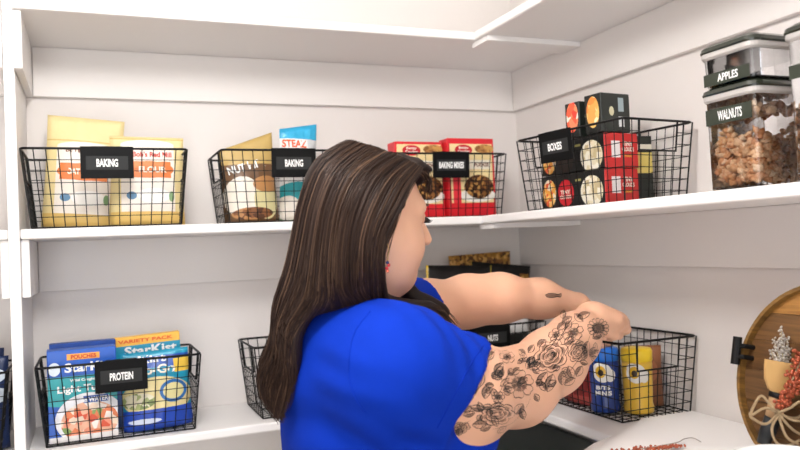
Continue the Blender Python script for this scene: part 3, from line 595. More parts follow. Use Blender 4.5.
# ------------------------------------------------------------------ the woman
class Field:
    def __init__(s, lo, hi, res):
        s.lo = np.array(lo, float); s.res = res; s.n = np.ceil((np.array(hi)-s.lo)/res).astype(int)+1; s.a = np.full(s.n, .2, np.float32)
    def box(s, lo, hi, m):
        i0 = np.clip(np.floor((np.array(lo)-m-s.lo)/s.res).astype(int), 0, s.n); i1 = np.clip(np.ceil((np.array(hi)+m-s.lo)/s.res).astype(int)+1, 0, s.n)
        sl = tuple(slice(a, b) for a, b in zip(i0, i1))
        ax = [(s.lo[d]+s.res*np.arange(i0[d], i1[d])).astype(np.float32) for d in range(3)]
        return sl, np.meshgrid(*ax, indexing='ij', sparse=True)
    def _merge(s, sl, d, k, sub):
        a = s.a[sl]
        if sub:
            h = np.maximum(k-np.abs(a+d), 0)/k if k else 0; s.a[sl] = np.maximum(a, -d)+(h*h*k*.25 if k else 0)
        else:
            h = np.maximum(k-np.abs(a-d), 0)/k if k else 0; s.a[sl] = np.minimum(a, d)-(h*h*k*.25 if k else 0)
    def cone(s, a, b, ra, rb, k=.02, sub=False):
        a, b = np.array(a, float), np.array(b, float); R = max(ra, rb)
        sl, (X, Y, Z) = s.box(np.minimum(a, b)-R, np.maximum(a, b)+R, .06)
        if 0 in [q.stop-q.start for q in sl]: return
        d = b-a; L = d@d+1e-12; t = np.clip(((X-a[0])*d[0]+(Y-a[1])*d[1]+(Z-a[2])*d[2])/L, 0, 1)
        q = np.sqrt((X-a[0]-t*d[0])**2+(Y-a[1]-t*d[1])**2+(Z-a[2]-t*d[2])**2)-(ra+(rb-ra)*t)
        s._merge(sl, q.astype(np.float32), k, sub)
    def chain(s, pts, k=.02):
        for p, q in zip(pts[:-1], pts[1:]): s.cone(p[:3], q[:3], p[3], q[3], k)
    def ell(s, c, axes, r, k=.02, sub=False):
        c = np.array(c, float); A = np.array(axes, float); r = np.array(r, float); ext = np.sqrt(((A*r[:, None])**2).sum(0))
        sl, (X, Y, Z) = s.box(c-ext, c+ext, .06)
        if 0 in [q.stop-q.start for q in sl]: return
        k0 = 0; k1 = 0
        for i in range(3):
            u = (X-c[0])*A[i][0]+(Y-c[1])*A[i][1]+(Z-c[2])*A[i][2]; k0 = k0+(u/r[i])**2; k1 = k1+(u/r[i]**2)**2
        k0 = np.sqrt(k0); k1 = np.sqrt(k1)+1e-9
        s._merge(sl, (k0*(k0-1)/k1).astype(np.float32), k, sub)
    def plane(s, p, n, c, R):
        """cut away the side n points to, within radius R of c"""
        sl, (X, Y, Z) = s.box(np.array(c)-R, np.array(c)+R, 0)
        d = (X-p[0])*n[0]+(Y-p[1])*n[1]+(Z-p[2])*n[2]; q = np.sqrt((X-c[0])**2+(Y-c[1])**2+(Z-c[2])**2)-R
        s.a[sl] = np.maximum(s.a[sl], np.minimum(d, -q))
    def surface(s):
        a = s.a; ins = a < 0; n = s.n
        cnt = sum(ins[i:n[0]-1+i, j:n[1]-1+j, k:n[2]-1+k].astype(np.int8) for i in (0, 1) for j in (0, 1) for k in (0, 1))
        act = (cnt > 0) & (cnt < 8); I = np.argwhere(act); idx = np.full(act.shape, -1, np.int64); idx[act] = np.arange(len(I))
        off = [(i, j, k) for i in (0, 1) for j in (0, 1) for k in (0, 1)]
        val = np.stack([a[I[:, 0]+o[0], I[:, 1]+o[1], I[:, 2]+o[2]] for o in off], 1)
        acc = np.zeros((len(I), 3)); c = np.zeros(len(I))
        for p in range(8):
            for q in range(p+1, 8):
                if sum(abs(off[p][d]-off[q][d]) for d in range(3)) != 1: continue
                m = (val[:, p] < 0) != (val[:, q] < 0); t = val[m, p]/(val[m, p]-val[m, q])
                acc[m] += np.array(off[p])+t[:, None]*(np.array(off[q])-np.array(off[p])); c[m] += 1
        V = s.lo+s.res*(I+acc/c[:, None]); F = []
        for d in range(3):
            e1, e2 = (d+1) % 3, (d+2) % 3; s0 = [slice(1, -1)]*3; s0[d] = slice(0, n[d]-1); s1 = list(s0); s1[d] = slice(1, n[d])
            A, B = ins[tuple(s0)], ins[tuple(s1)]
            for sgn in (0, 1):
                W = np.argwhere(A & ~B if sgn == 0 else ~A & B)
                if not len(W): continue
                W = W+np.array([0 if q == d else 1 for q in range(3)])
                def ci(d1, d2): w_ = W.copy(); w_[:, e1] -= d1; w_[:, e2] -= d2; return idx[w_[:, 0], w_[:, 1], w_[:, 2]]
                Q = np.stack([ci(1, 1), ci(0, 1), ci(0, 0), ci(1, 0)], 1); F.append(Q if sgn == 0 else Q[:, ::-1])
        return V, np.concatenate(F)
def relax(V, F, it=2, lam=.5):
    for _ in range(it):
        S = np.zeros_like(V); c = np.zeros(len(V))
        for a, b in ((0, 1), (1, 2), (2, 3), (3, 0)):
            np.add.at(S, F[:, a], V[F[:, b]]); np.add.at(S, F[:, b], V[F[:, a]]); np.add.at(c, F[:, a], 1); np.add.at(c, F[:, b], 1)
        V = V+lam*(S/np.maximum(c, 1)[:, None]-V)
    return V
def np_mesh(name, V, F, m, parent, smooth=True):
    me = bpy.data.meshes.new(name); me.vertices.add(len(V)); me.vertices.foreach_set('co', np.asarray(V, np.float32).ravel())
    k = F.shape[1]; me.loops.add(F.size); me.loops.foreach_set('vertex_index', F.ravel().astype(np.int32)); me.polygons.add(len(F)); me.polygons.foreach_set('loop_start', np.arange(0, F.size, k, dtype=np.int32))
    me.update(calc_edges=True); me.validate(); return link(name, me, m, parent, smooth)

person = empty('person', (-.79, -.83, ZF)); tag(person, 'woman with long brown hair and blue T-shirt reaching both arms into a basket', 'person')
PO = np.array(person.location)
H = lambda px, py, D, r: tuple(P(px, py, D))+(r,)
Fh = FW*np.array([1, 1, 0]); Fh /= np.linalg.norm(Fh); Rh = np.array([Fh[1], -Fh[0], 0]); ZZ = np.array([0, 0, 1.])
def facing(a, pitch=0):
    f = Rh*math.cos(a)+Fh*math.sin(a); r = Rh*math.sin(a)-Fh*math.cos(a)
    f2 = f*math.cos(pitch)+ZZ*math.sin(pitch); u = np.cross(r, f2); return r, f2, u       # her right, forward, up
hr, hf, hu = facing(R_(29), R_(-10)); HO = P(367, 211, 1.22)
hp = lambda x, y, z: HO+hr*x+hf*y+hu*z
HA = (hr, hf, hu)
tr_, tf_, tu_ = facing(R_(18)); TA = (tr_, tf_, tu_)
# --- skin
B = Field((-1.10, -1.16, -.78), (-.05, -.42, .13), .0046)
def torso(F_, g):
    F_.ell(P(374, 408, 1.25), TA, (.165+g, .130+g, .155), .03)
    F_.ell(P(380, 455, 1.25), TA, (.185+g, .150+g, .16), .05)
    F_.ell(P(384, 530, 1.25), TA, (.19+g, .155+g, .17), .05)
    F_.ell(P(366, 372, 1.235)-tf_*.035, TA, (.155+g, .10+g, .105), .05)
    for s_ in (-1, 1): F_.ell(P(384, 420, 1.25)+tf_*.085+tr_*s_*.075, TA, (.085+g, .075+g, .085), .04)
    F_.chain([tuple(P(352, 330, 1.245))+(.058+g,), tuple(P(388, 364, 1.11))+(.066+g,)], .05)
    F_.chain([tuple(P(338, 338, 1.19))+(.050+g,), tuple(P(390, 367, 1.10))+(.062+g,)], .06)
    F_.chain([tuple(P(352, 328, 1.245))+(.058+g,), tuple(P(388, 322, 1.40))+(.060+g,)], .05)
torso(B, -.004)
ARM = [H(399, 371, 1.085, .075), H(461, 391, 1.17, .0765), H(517, 387, 1.30, .0625), H(553, 361, 1.38, .0565), H(573, 340, 1.44, .046), H(590, 321, 1.495, .0335)]
FARM = [H(388, 320, 1.40, .064), H(425, 310, 1.48, .055), H(468, 301, 1.56, .050), H(500, 298, 1.585, .0478), H(540, 298.5, 1.63, .0385), H(576, 305, 1.665, .027)]
B.chain(ARM, .03); B.chain(FARM, .03)
# neck and head
B.cone(P(350, 306, 1.24), P(362, 250, 1.225), .062, .056, .03)
B.ell(hp(0, -.012, .022), HA, (.076, .096, .083), .02)
B.ell(hp(0, .034, -.036), HA, (.060, .060, .076), .03)
for s_ in (-1, 1):
    B.ell(hp(s_*.038, .038, -.052), HA, (.038, .050, .048), .02)
    B.ell(hp(s_*.077, -.008, -.020), HA, (.009, .020, .030), .008)
B.ell(hp(0, .070, -.094), HA, (.024, .022, .020), .025)
B.ell(hp(0, .036, -.100), HA, (.054, .052, .032), .03)
B.ell(hp(0, .074, .016), HA, (.050, .018, .016), .02)
B.cone(hp(0, .094, .004), hp(0, .114, -.030), .008, .0115, .010)
for s_ in (-1, 1): B.ell(hp(s_*.011, .102, -.034), HA, (.009, .011, .008), .008)
for s_ in (-1, 1): B.ell(hp(s_*.031, .098, .001), HA, (.017, .014, .010), .010, True)
B.cone(hp(-.020, .091, -.064), hp(.020, .091, -.064), .006, .006, .008); B.cone(hp(-.016, .091, -.074), hp(.016, .091, -.074), .008, .008, .008)
# near hand
K = [(616, 319, 1.500), (621, 321, 1.522), (623, 323, 1.545), (620, 325, 1.566)]
for x, y, D in K: B.cone(P(591, 319, 1.495), P(x, y, D), .025, .0145, .012)
B.cone(P(595, 318, 1.50), P(612, 321, 1.535), .028, .020, .02)
for i, (x, y, D) in enumerate(K):
    L = (1, 1.1, 1.05, .85)[i]
    q = [H(x, y, D, .0112), H(x+3*L, y+6*L, D+.012, .0104), H(x-3*L, y+9*L, D+.042, .0094), H(x-10*L, y+9*L, D+.062, .0080)]
    for a, b in zip(q[:-1], q[1:]): B.cone(a[:3], b[:3], a[3], b[3], .004)
q = [H(598, 324, 1.488, .016), H(605, 331, 1.492, .0125), H(613, 335, 1.510, .0108), H(619, 336, 1.530, .009)]
for a, b in zip(q[:-1], q[1:]): B.cone(a[:3], b[:3], a[3], b[3], .005)
# far hand
K = [(598, 322, 1.665), (602, 322, 1.69), (603, 324, 1.712), (600, 326, 1.73)]
for x, y, D in K: B.cone(P(578, 306, 1.665), P(x, y, D), .022, .013, .012)
for i, (x, y, D) in enumerate(K):
    L = (1, 1.1, 1.05, .85)[i]
    q = [H(x, y, D, .0105), H(x+6*L, y+12*L, D+.004, .0098), H(x+3*L, y+25*L, D+.006, .009), H(x-5*L, y+34*L, D+.008, .008)]
    for a, b in zip(q[:-1], q[1:]): B.cone(a[:3], b[:3], a[3], b[3], .004)
q = [H(588, 316, 1.65, .013), H(592, 330, 1.645, .011), H(596, 341, 1.65, .0095)]
for a, b in zip(q[:-1], q[1:]): B.cone(a[:3], b[:3], a[3], b[3], .005)
V, F = B.surface(); V = relax(V, F, 1, .4)
SKIN = mat('skin', 'E2AE90', .50, noise=(9, .06), bump=(260, .05), sss=.12)
body = np_mesh('body', V-PO, F, SKIN, person)
BVH_B = BVHTree.FromPolygons([tuple(p) for p in V], [tuple(int(i) for i in f) for f in F])
# eyes and lashes
for s_ in (-1, 1):
    MB().ball(hp(s_*.031, .0775, .000)-PO, .0128, 16, 12).build('eyelid', SKIN, person, True)
    MB().tube([hp(s_*(.031+t*.017), .092-.006*t*t-.003*t, .019+.004*(1-t*t))-PO for t in np.linspace(-1, 1, 9)], [.001, .002, .0024, .0024, .0024, .0022, .002, .0015, .0008], 6).build('eyebrow', mat('brow_brown', '4A362A', .7), person, True)
    g = MB()
    for t in np.linspace(-1, 1, 13):
        a = hp(s_*.031+t*.0125, .0915-.004*t*t, .0-.003*(1-t*t)); b = a+hr*t*.006+hf*.008-hu*.003; g.tube([a-PO, (a+b)/2-hu*.0016-PO, b-PO], [.0010, .0008, .0003], 4)
    g.tube([hp(s_*.031+t*.0130, .0900-.005*t*t, .000-.003*(1-t*t))-PO for t in np.linspace(-1, 1, 9)], .0016, 5)
    g.build('eyelashes', mat('lash', '15100E', .6), person)
# --- T-shirt
S = Field((-1.12, -1.18, -.86), (-.40, -.46, -.05), .0048)
torso(S, .006)
S.ell(P(386, 560, 1.25), TA, (.205, .17, .16), .04)
a1 = np.array(ARM[1][:3])-np.array(ARM[0][:3]); a1 /= np.linalg.norm(a1)
def sleeve(chain, p, n):
    q = Field(S.lo, S.lo+S.res*(S.n-1), S.res); q.chain(chain, .03); sl, (X, Y, Z) = q.box(q.lo, q.lo+q.res*(q.n-1), 0)
    q.a[sl] = np.maximum(q.a[sl], ((X-p[0])*n[0]+(Y-p[1])*n[1]+(Z-p[2])*n[2]).astype(np.float32))
    h = np.maximum(.055-np.abs(S.a-q.a), 0)/.055; S.a = np.minimum(S.a, q.a)-h*h*.055*.25
hn = RT*.79-UP*.60+FW*.10; hn /= np.linalg.norm(hn)
sleeve([ARM[0][:3]+(.082,), ARM[1][:3]+(.083,), ARM[2][:3]+(.074,)], P(463, 391, 1.12), hn)
fa = np.array(FARM[1][:3])-np.array(FARM[0][:3]); fa /= np.linalg.norm(fa)
sleeve([FARM[0][:3]+(.071,), FARM[1][:3]+(.063,), FARM[2][:3]+(.058,)], P(420, 308, 1.46), fa)
S.cone(P(345, 298, 1.24), P(362, 240, 1.22), .070, .07, .006, True)
# soft folds at the shoulder, armhole and under the arm
sl, (X, Y, Z) = S.box((-1.1, -1.1, -.8), (-.45, -.5, -.1), 0)
def folds(c, n, d, R, freq, amp):
    u = (X-c[0])*n[0]+(Y-c[1])*n[1]+(Z-c[2])*n[2]; v = (X-c[0])*d[0]+(Y-c[1])*d[1]+(Z-c[2])*d[2]; r2 = (X-c[0])**2+(Y-c[1])**2+(Z-c[2])**2
    S.a[sl] += (amp*np.exp(-r2/(R*R))*np.sin(freq*u+1.3*np.sin(22*v)+.6)).astype(np.float32)
folds(P(440, 322, 1.12), a1*.9+UP*.2, UP, .085, 170, .0035)
folds(P(352, 375, 1.06), UP, RT, .06, 130, .003)
folds(P(400, 432, 1.08), UP*.8+RT*.5, RT, .08, 100, .0045)
folds(P(320, 420, 1.15), UP*.9-RT*.4, RT, .10, 75, .004)
V, F = S.surface(); V = relax(V, F, 2, .5)
BLUE = mat('blue_jersey', '0630A6', .85, spec=.12, bump=(700, .15), noise=(30, .05))
np_mesh('shirt', V-PO, F, BLUE, person)
BVH_S = BVHTree.FromPolygons([tuple(p) for p in V], [tuple(int(i) for i in f) for f in F])
def cast(bvh, x, y):
    d = Vector(FW+RT*(x-400)/FPX+UP*(225-y)/FPX).normalized(); h = bvh.ray_cast(Vector(CAM), d); return h[0], h[1], d
def seam(pts, name, m, w_=.0012, up=.0004):
    q = []
    for x, y in smooth_path(pts, 40):
        h, nr, d = cast(BVH_S, x, y)
        if h is not None: q.append(np.array(h)+np.array(nr)*up-PO)
    if len(q) > 3: MB().tube(q, w_, 5).build(name, m, person, True)
BLUE2 = mat('blue_ribbing', '0528A0', .85, spec=.1, bump=(900, .3))
seam([(370, 312), (356, 330), (350, 352), (349, 376), (355, 398), (366, 414)], 'armhole_seam', BLUE)
seam([(484, 345), (470, 366), (452, 400), (437, 428)], 'sleeve_hem_seam', BLUE2, .0007, .0002)
# --- trousers and shoes (below the frame)
T = Field((-1.12, -1.15, ZF), (-.45, -.5, -.60), .009)
hipc = P(384, 530, 1.25); hz = lambda s_, x, z, y=0: np.array([hipc[0], hipc[1], 0])+tr_*s_*x+tf_*y+ZZ*z
T.ell(np.array([hipc[0], hipc[1], -.72]), TA, (.20, .165, .14), .04)
for s_ in (-1, 1):
    T.cone(hz(s_, .095, -.74), hz(s_, .09, -1.08, .01), .100, .070, .04); T.cone(hz(s_, .09, -1.08, .01), hz(s_, .085, -1.46), .068, .048, .03)
V, F = T.surface(); np_mesh('trousers', V-PO, F, mat('denim', '232B3C', .85, noise=(60, .2), bump=(500, .3)), person)
for s_ in (-1, 1):
    g = Field(hz(s_, .085, ZF, .06)-.2, hz(s_, .085, ZF+.12, .06)+.2, .008)
    g.ell(hz(s_, .085, ZF+.035, .09), TA, (.042, .085, .036), .02); g.ell(hz(s_, .085, ZF+.045, -.01), TA, (.038, .055, .046), .02)
    sl, (X, Y, Z) = g.box(g.lo, g.lo+g.res*(g.n-1), 0); g.a[sl] = np.maximum(g.a[sl], (ZF+.001-Z).astype(np.float32))
    V, F = g.surface(); np_mesh('shoe', V-PO, F, mat('shoe_grey', '8C8A88', .7), person)

# --- hair: guide locks from the parting, interpolated; a solid mass plus loose strands
KEYS = [
 [(417, 170, 1.195), (405, 186, 1.155), (395, 206, 1.135), (382, 232, 1.120), (377, 262, 1.125), (379, 288, 1.150), (389, 302, 1.19), (410, 307, 1.24), (433, 308, 1.27), (449, 322, 1.28)],
 [(405, 163, 1.175), (385, 180, 1.130), (371, 206, 1.108), (362, 235, 1.100), (360, 265, 1.110), (364, 288, 1.135), (379, 303, 1.17), (402, 309, 1.215), (425, 312, 1.25), (441, 322, 1.26)],
 [(390, 157, 1.165), (365, 176, 1.120), (350, 206, 1.098), (344, 238, 1.095), (343, 268, 1.100), (346, 290, 1.115), (357, 304, 1.14), (374, 311, 1.15), (392, 312, 1.165), (408, 312, 1.18)],
 [(372, 151, 1.165), (345, 174, 1.120), (331, 206, 1.105), (325, 240, 1.10), (322, 272, 1.10), (318, 296, 1.105), (304, 322, 1.11), (294, 350, 1.115), (288, 380, 1.12), (287, 410, 1.12)],
 [(358, 147, 1.180), (332, 168, 1.145), (318, 203, 1.130), (311, 240, 1.125), (305, 272, 1.12), (298, 300, 1.12), (288, 330, 1.125), (284, 358, 1.13), (282, 388, 1.13), (287, 416, 1.13)],
 [(350, 146, 1.215), (323, 166, 1.20), (309, 202, 1.195), (301, 242, 1.19), (294, 274, 1.18), (285, 304, 1.175), (279, 334, 1.17), (274, 362, 1.165), (273, 388, 1.16), (279, 410, 1.16)],
 [(352, 146, 1.250), (327, 167, 1.275), (314, 203, 1.275), (307, 242, 1.26), (299, 276, 1.24), (290, 306, 1.225), (283, 336, 1.21), (277, 364, 1.20), (276, 390, 1.195), (283, 412, 1.19)],
 [(372, 150, 1.260), (352, 172, 1.310), (343, 206, 1.32), (338, 242, 1.31), (330, 276, 1.28), (319, 306, 1.26), (298, 336, 1.245), (288, 364, 1.23), (283, 390, 1.22), (286, 410, 1.21)],
 [(405, 162, 1.235), (402, 176, 1.30), (392, 206, 1.330), (386, 240, 1.33), (385, 270, 1.325), (392, 294, 1.32), (410, 303, 1.315), (428, 305, 1.31), (441, 312, 1.305), (449, 326, 1.30)],
 [(417, 169, 1.215), (424, 174, 1.24), (424, 186, 1.265), (410, 212, 1.295), (400, 242, 1.305), (400, 272, 1.31), (412, 294, 1.31), (430, 302, 1.305), (443, 312, 1.30), (451, 328, 1.29)],
]
NP_ = 30
KC = [smooth_path([P(*q) for q in k], NP_) for k in KEYS]
def guide(u):
    i = min(int(u), len(KC)-2); t = u-i; c = KC[i]*(1-t)+KC[i+1]*t; s_ = np.linspace(0, 1, NP_); a = .006*np.clip((s_-.45)/.3, 0, 1)
    return c+(a*np.sin(17*s_+1.9*u))[:, None]*RT+(.8*a*np.cos(15*s_+1.3*u))[:, None]*Fh
HF = Field((-1.10, -1.12, -.40), (-.45, -.55, .13), .0052)
HF.ell(hp(0, -.014, .021), HA, (.079, .097, .085), .02)
for u in np.linspace(0, len(KC)-1, 46):
    c = guide(u)
    rad = np.interp(np.linspace(0, 1, NP_), [0, .1, .5, .8, 1], [.006, .009, .011, .009, .003])
    for i in range(18 if 2.15 < u < 2.9 else NP_-4):
        HF.cone(c[i], c[i+1], rad[i], rad[i+1], .008)
# forelock curling over the far temple
fl_ = [P(*q) for q in ((402, 160, 1.20), (416, 166, 1.21), (426, 174, 1.225), (429, 184, 1.24), (427, 193, 1.25))]
for a, b in zip(fl_[:-1], fl_[1:]): HF.cone(a, b, .012, .009, .012)
# keep the face clear
HF.ell(hp(0, .085, -.030), HA, (.070, .062, .090), .010, True)
HF.ell(hp(.035, .078, .030), HA, (.055, .050, .045), .010, True)
V, F = HF.surface(); V = relax(V, F, 1, .5)
def hair_mat():
    m = bpy.data.materials.new('brown_hair'); m.use_nodes = True; nt = m.node_tree; b = nt.nodes['Principled BSDF']
    at = nt.nodes.new('ShaderNodeAttribute'); at.attribute_name = 'tone'
    r = nt.nodes.new('ShaderNodeValToRGB'); e = r.color_ramp.elements; e[0].color = lin('1E1310'); e[1].color = lin('84654F'); e.new(.5).color = lin('3B2920')
    nt.links.new(at.outputs['Fac'], r.inputs[0]); nt.links.new(r.outputs[0], b.inputs['Base Color']); b.inputs['Roughness'].default_value = .5; b.inputs['Specular IOR Level'].default_value = .25
    return m
HAIR = hair_mat()
ho = np_mesh('hair', V-PO, F, HAIR, person)
at = ho.data.attributes.new('tone', 'FLOAT', 'POINT'); at.data.foreach_set('value', np.full(len(V), .03, np.float32))
SV = []; SF = []; ST = []
def strand(path, r, tone):
    n0 = len(SV); m = len(path); t = np.gradient(path, axis=0); t /= np.linalg.norm(t, axis=1)[:, None]+1e-9
    a = np.cross(t, FW); a /= np.linalg.norm(a, axis=1)[:, None]+1e-9; b = np.cross(t, a)
    rr = r*np.interp(np.linspace(0, 1, m), [0, .1, .85, 1], [.7, 1, .9, .2])
    for i in range(m):
        for k in range(3):
            th = 2.0944*k; SV.append(path[i]+rr[i]*(math.cos(th)*a[i]+math.sin(th)*b[i])); ST.append(tone)
    for i in range(m-1):
        for k in range(3): SF.append((n0+i*3+k, n0+i*3+(k+1) % 3, n0+(i+1)*3+(k+1) % 3, n0+(i+1)*3+k))
AXC = hp(0, -.01, 0)
for k in range(4600):
    u = RNG.uniform(0, len(KC)-1)
    if k < 3300: u = RNG.uniform(0, 5.6)
    c = guide(u).copy()
    s_ = np.linspace(0, 1, NP_)
    off = RNG.normal(0, 1, 3); off /= np.linalg.norm(off)
    w_ = np.interp(s_, [0, .12, .5, .85, 1], [.008, .0125, .0150, .015, .012])
    out = c-AXC; out[:, 2] *= .3; out /= np.linalg.norm(out, axis=1)[:, None]
    c = c+(off*.6+out*.7)*w_[:, None]*RNG.uniform(.7, 1.15)
    ph, am = u*1.9+RNG.normal(0, .9), RNG.uniform(.001, .005)
    c += (np.sin(s_*RNG.uniform(15, 19)+ph)*am*np.clip((s_-.35)/.5, 0, 1))[:, None]*RT+(np.cos(s_*11+ph)*am*.6*np.clip((s_-.35)/.5, 0, 1))[:, None]*Fh
    m_ = NP_ if RNG.uniform() < .35 else int(RNG.uniform(.72, 1)*NP_)
    if 2.12 < u < 2.92: m_ = int(RNG.uniform(16, 20))
    # stay off the face
    loc = c-HO; lx, ly, lz = loc@hr, loc@hf, loc@hu
    bad = ((lx/.068)**2+((ly-.087)/.058)**2+((lz+.032)/.086)**2) < 1
    if bad.any(): continue
    strand(c[:m_], RNG.uniform(.0005, .0010), float(np.clip(RNG.normal(.40, .19), 0, 1)))
for k in range(60):                                                    # wisps at the temple and forelock
    j = RNG.normal(0, .003, 3)
    if k < 40: q = smooth_path([p+j+RNG.normal(0, .0015, 3) for p in fl_], 12)
    else: q = smooth_path([P(*z)+j*.8 for z in ((404, 190, 1.15), (399, 212, 1.143), (391, 235, 1.14), (383, 256+RNG.uniform(-8, 14), 1.142))], 12)
    strand(q, .0007, float(np.clip(RNG.normal(.45, .2), 0, 1)))
so = np_mesh('hair_strands', np.array(SV)-PO, np.array(SF), HAIR, person)
at = so.data.attributes.new('tone', 'FLOAT', 'POINT'); at.data.foreach_set('value', np.array(ST, np.float32))
# --- earring
er = empty('earring', tuple(P(387, 251, 1.118)-PO)); er.parent = person; er['label'] = 'wire hook earring with red and blue beads'
MB().tube(smooth_path([(0, 0, .012), (.003, 0, .004), (.001, 0, -.010), (0, 0, -.016)], 12), .0005, 5).build('hook', mat('gold_wire', 'C8A868', .3, 1), er)
for i, c in enumerate(('2B3A6A', 'C8383A', 'C23038', 'D86A50')): MB().ball((.002*math.sin(i*2), 0, -.017-.0042*i), .0026, 10, 8).build('bead', mat('bead_'+c, c, .25), er, True)

# --- tattoos: ink lines and shaded petals lying on the skin of the near arm
INK = mat('tattoo_ink', '2A2827', .6, alpha=.88); WASH = mat('tattoo_wash', '3E3B3A', .6, alpha=.42)
LV = []; LF = []; LM = []
def on_skin(x, y, up):
    h, nr, d = cast(BVH_B, x, y)
    if h is None or (Vector(h)-Vector(CAM)).length > 1.75: return None
    if nr.dot(d) > 0: nr = -nr
    return np.array(h), np.array(nr)
def ink(pts, w_=.0014, n=None, closed=False):
    pts = list(pts)
    if closed: pts.append(pts[0])
    L = sum(math.dist(a, b) for a, b in zip(pts[:-1], pts[1:])); n = n or max(4, int(L/1.6))
    prev = None; row = []
    path = smooth_path(pts, n)
    for i, (x, y) in enumerate(path):
        r = on_skin(x, y, 0)
        if r is None: prev = None; continue
        q = path[min(i+1, n-1)]-path[max(i-1, 0)]; t = RT*q[0]-UP*q[1]; t /= np.linalg.norm(t)+1e-9; s_ = np.cross(r[1], t); s_ /= np.linalg.norm(s_)+1e-9
        ww = w_*(.45+.55*math.sin(math.pi*min(1, max(0, i/(n-1))))) ; k = len(LV); LV.append(r[0]+r[1]*.0006+s_*ww/2); LV.append(r[0]+r[1]*.0006-s_*ww/2)
        if prev is not None: LF.append((prev, prev+1, k+1, k)); LM.append(0)
        prev = k
def wash(poly):
    c = np.mean(poly, 0); r0 = on_skin(*c, 0)
    if r0 is None: return
    rings = []
    for f in (.5, 1):
        row = []
        for p in poly:
            r = on_skin(*(c+(np.array(p)-c)*f), 0)
            if r is None: return
            row.append(len(LV)); LV.append(r[0]+r[1]*.0004)
        rings.append(row)
    k = len(LV); LV.append(r0[0]+r0[1]*.0004); n = len(poly)
    for i in range(n):
        j = (i+1) % n; LF.append((k, rings[0][i], rings[0][j])); LM.append(1); LF.append((rings[0][i], rings[1][i], rings[1][j], rings[0][j])); LM.append(1)
def leaf(x, y, ang, L, wd, shade=True):
    c, s_ = math.cos(ang), math.sin(ang); T = lambda a, b: (x+a*c-b*s_, y+a*s_+b*c)
    up = [T(L*t, -wd*math.sin(math.pi*t)**.8) for t in np.linspace(0, 1, 7)]; dn = [T(L*t, wd*math.sin(math.pi*t)**.8) for t in np.linspace(0, 1, 7)]
    ink(up); ink(dn); ink([T(0, 0), T(L*.5, wd*.08), T(L, 0)], .0008)
    for t in (.3, .5, .7): ink([T(L*t, 0), T(L*(t+.14), -wd*.6*math.sin(math.pi*t))], .0006, 4); ink([T(L*t, 0), T(L*(t+.14), wd*.6*math.sin(math.pi*t))], .0006, 4)
    if shade: wash(dn+[T(L*.5, 0)])
def flower(x, y, R, n, a0=0, sq=1.0, rot=0, core=.24, shade=True, double=False):
    c, s_ = math.cos(rot), math.sin(rot); W = lambda r, a: (x+r*math.cos(a)*c-r*sq*math.sin(a)*s_, y+r*math.cos(a)*s_+r*sq*math.sin(a)*c)
    for i in range(n):
        a = a0+2*math.pi*i/n; h = math.pi/n
        ink([W(R*core, a-h*.5), W(R*.75, a-h*.95), W(R*.98, a-h*.45), W(R*.93, a), W(R, a+h*.45), W(R*.75, a+h*.95), W(R*core, a+h*.5)])
        for q in (-.35, 0, .35): ink([W(R*core, a+h*q*.8), W(R*(.55+.1*(q == 0)), a+h*q)], .0006, 4)
        if shade: wash([W(R*core, a-h*.6), W(R*.55, a-h*.8), W(R*.5, a), W(R*.55, a+h*.8), W(R*core, a+h*.6)])
    ink([W(R*core, t) for t in np.linspace(0, 2*math.pi, 12)], .0012); wash([W(R*core, t) for t in np.linspace(0, 2*math.pi, 10)[:-1]]); wash([W(R*core*.8, t) for t in np.linspace(0, 2*math.pi, 10)[:-1]])
    if double:
        for i in range(n):
            a = a0+math.pi/n+2*math.pi*i/n; h = math.pi/n; ink([W(R*core, a-h*.6), W(R*.55, a-h*.5), W(R*.62, a), W(R*.55, a+h*.5), W(R*core, a+h*.6)])
def rose(x, y, R, sq=.8, rot=0):
    c, s_ = math.cos(rot), math.sin(rot); W = lambda r, a: (x+r*math.cos(a)*c-r*sq*math.sin(a)*s_, y+r*math.cos(a)*s_+r*sq*math.sin(a)*c)
    for j, (r, n) in enumerate(((.22, 3), (.42, 4), (.66, 5), (.95, 7))):
        for i in range(n):
            a = j*.7+2*math.pi*i/n; h = math.pi/n*1.15
            ink([W(R*r*.85, a-h), W(R*r*1.05, a-h*.5), W(R*r*1.1, a+h*.2), W(R*r*.9, a+h)])
            wash([W(R*r*.72, a-h*.8), W(R*r*.9, a-h*.4), W(R*r*.92, a+h*.2), W(R*r*.74, a+h*.8)])
# upper arm
flower(519, 384, 15, 6, .3, .95, .3)
rose(497, 414, 17, .62, -.15)
flower(498, 397, 6.5, 6, 0, .9, 0, .3); flower(507, 357, 8, 5, .4, .8, .3, .25)
rose(459, 428, 11, .5, -.2)
for a in ((483, 372, 1.9, 17, 4), (487, 385, 1.75, 14, 4), (476, 385, 2.2, 14, 4), (503, 363, 2.3, 14, 4), (494, 352, 2.4, 12, 3.5), (469, 399, 2.6, 14, 3.5), (470, 407, .15, 15, 3.2), (487, 424, 3.1, 15, 4), (515, 414, -.9, 13, 4.5), (520, 408, 1.2, 12, 3.5), (478, 402, 1.2, 11, 3), (503, 376, -2.6, 10, 3), (448, 418, -.5, 14, 3), (463, 415, -.2, 12, 3), (480, 430, -.4, 12, 3), (535, 358, 2.7, 10, 3)): leaf(*a)
for p in ([(495, 350), (486, 366), (480, 385), (470, 402), (458, 415)], [(510, 368), (503, 385), (493, 405)], [(470, 420), (452, 432), (442, 433)], [(530, 398), (524, 410), (510, 424), (492, 429)]): ink(p, .0009)
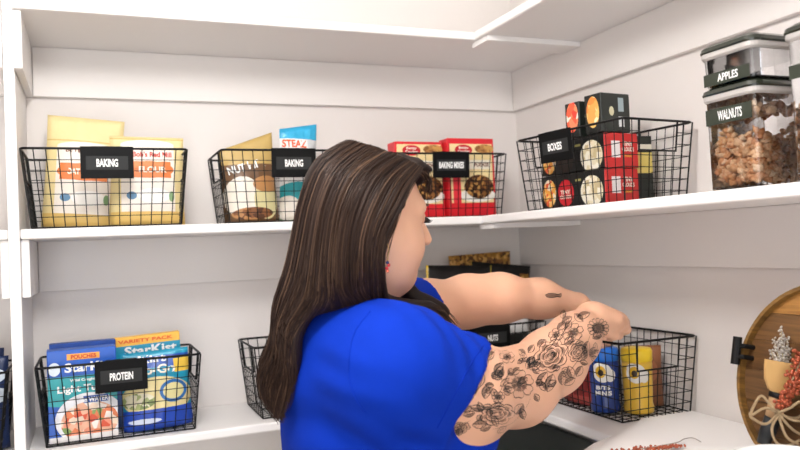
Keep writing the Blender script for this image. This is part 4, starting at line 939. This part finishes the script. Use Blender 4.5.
# forearm
rose(551, 356, 18, .8, -.7); flower(598, 328, 11, 14, 0, .9, .2, .34, True, True)
flower(573, 333, 11, 6, .2, .8, -.6, .28); rose(578, 352, 11, .75, -.8); flower(556, 335, 8, 5, 0, .8, -.5, .3)
for a in ((547, 372, 2.2, 18, 4.5), (553, 374, 1.9, 19, 5), (541, 363, 2.7, 14, 4), (562, 371, 1.6, 14, 4), (568, 366, 1.2, 13, 4), (588, 341, 1.9, 14, 3.5), (583, 322, -2.4, 12, 3.5), (572, 317, 2.6, 12, 3.5), (590, 313, 2.8, 14, 3.5), (566, 322, 2.4, 12, 3.5), (546, 340, 2.5, 11, 3.5), (534, 345, 2.2, 10, 3), (582, 366, 2.1, 12, 3.5), (564, 344, -.6, 12, 3.5), (575, 378, 2.6, 13, 3.5), (594, 347, 2.0, 11, 3)): leaf(*a)
for p in ([(560, 330), (552, 345), (540, 352)], [(590, 335), (584, 350), (572, 368), (560, 380)], [(575, 320), (565, 330), (556, 345)], [(585, 345), (570, 345), (560, 362)]): ink(p, .0009)
def flush(name, label):
    V = np.array(LV); me = bpy.data.meshes.new(name); me.from_pydata([tuple(p) for p in V-PO], [], LF); me.materials.append(INK); me.materials.append(WASH)
    me.polygons.foreach_set('material_index', LM); me.update(); to = link(name, me, None, person); to['label'] = label; LV.clear(); LF.clear(); LM.clear()
rr = random.Random(3)
for (x0, y0), (x1, y1), hw, n in (((455, 405), (520, 395), 34, 26), ((525, 385), (592, 325), 26, 30)):
    for k in range(n):
        t = rr.random(); o_ = rr.uniform(-1, 1); nx, ny = -(y1-y0), (x1-x0); l = math.hypot(nx, ny)
        leaf(x0+(x1-x0)*t+nx/l*o_*hw, y0+(y1-y0)*t+ny/l*o_*hw, rr.uniform(0, 6.3), rr.uniform(7, 12), rr.uniform(2, 3.4), rr.random() < .7)
flush('tattoo', 'black floral tattoos covering the near arm')
# small fish on the far wrist
fish = [(545, 295), (549, 293.4), (554, 293.6), (558, 294.6), (561, 293.5), (560.5, 297), (557, 296.6), (552, 297.6), (547, 297)]
for _ in range(3): wash(fish)
ink(fish, .0016, None, True)
flush('tattoo', 'small black tattoo near the far wrist')
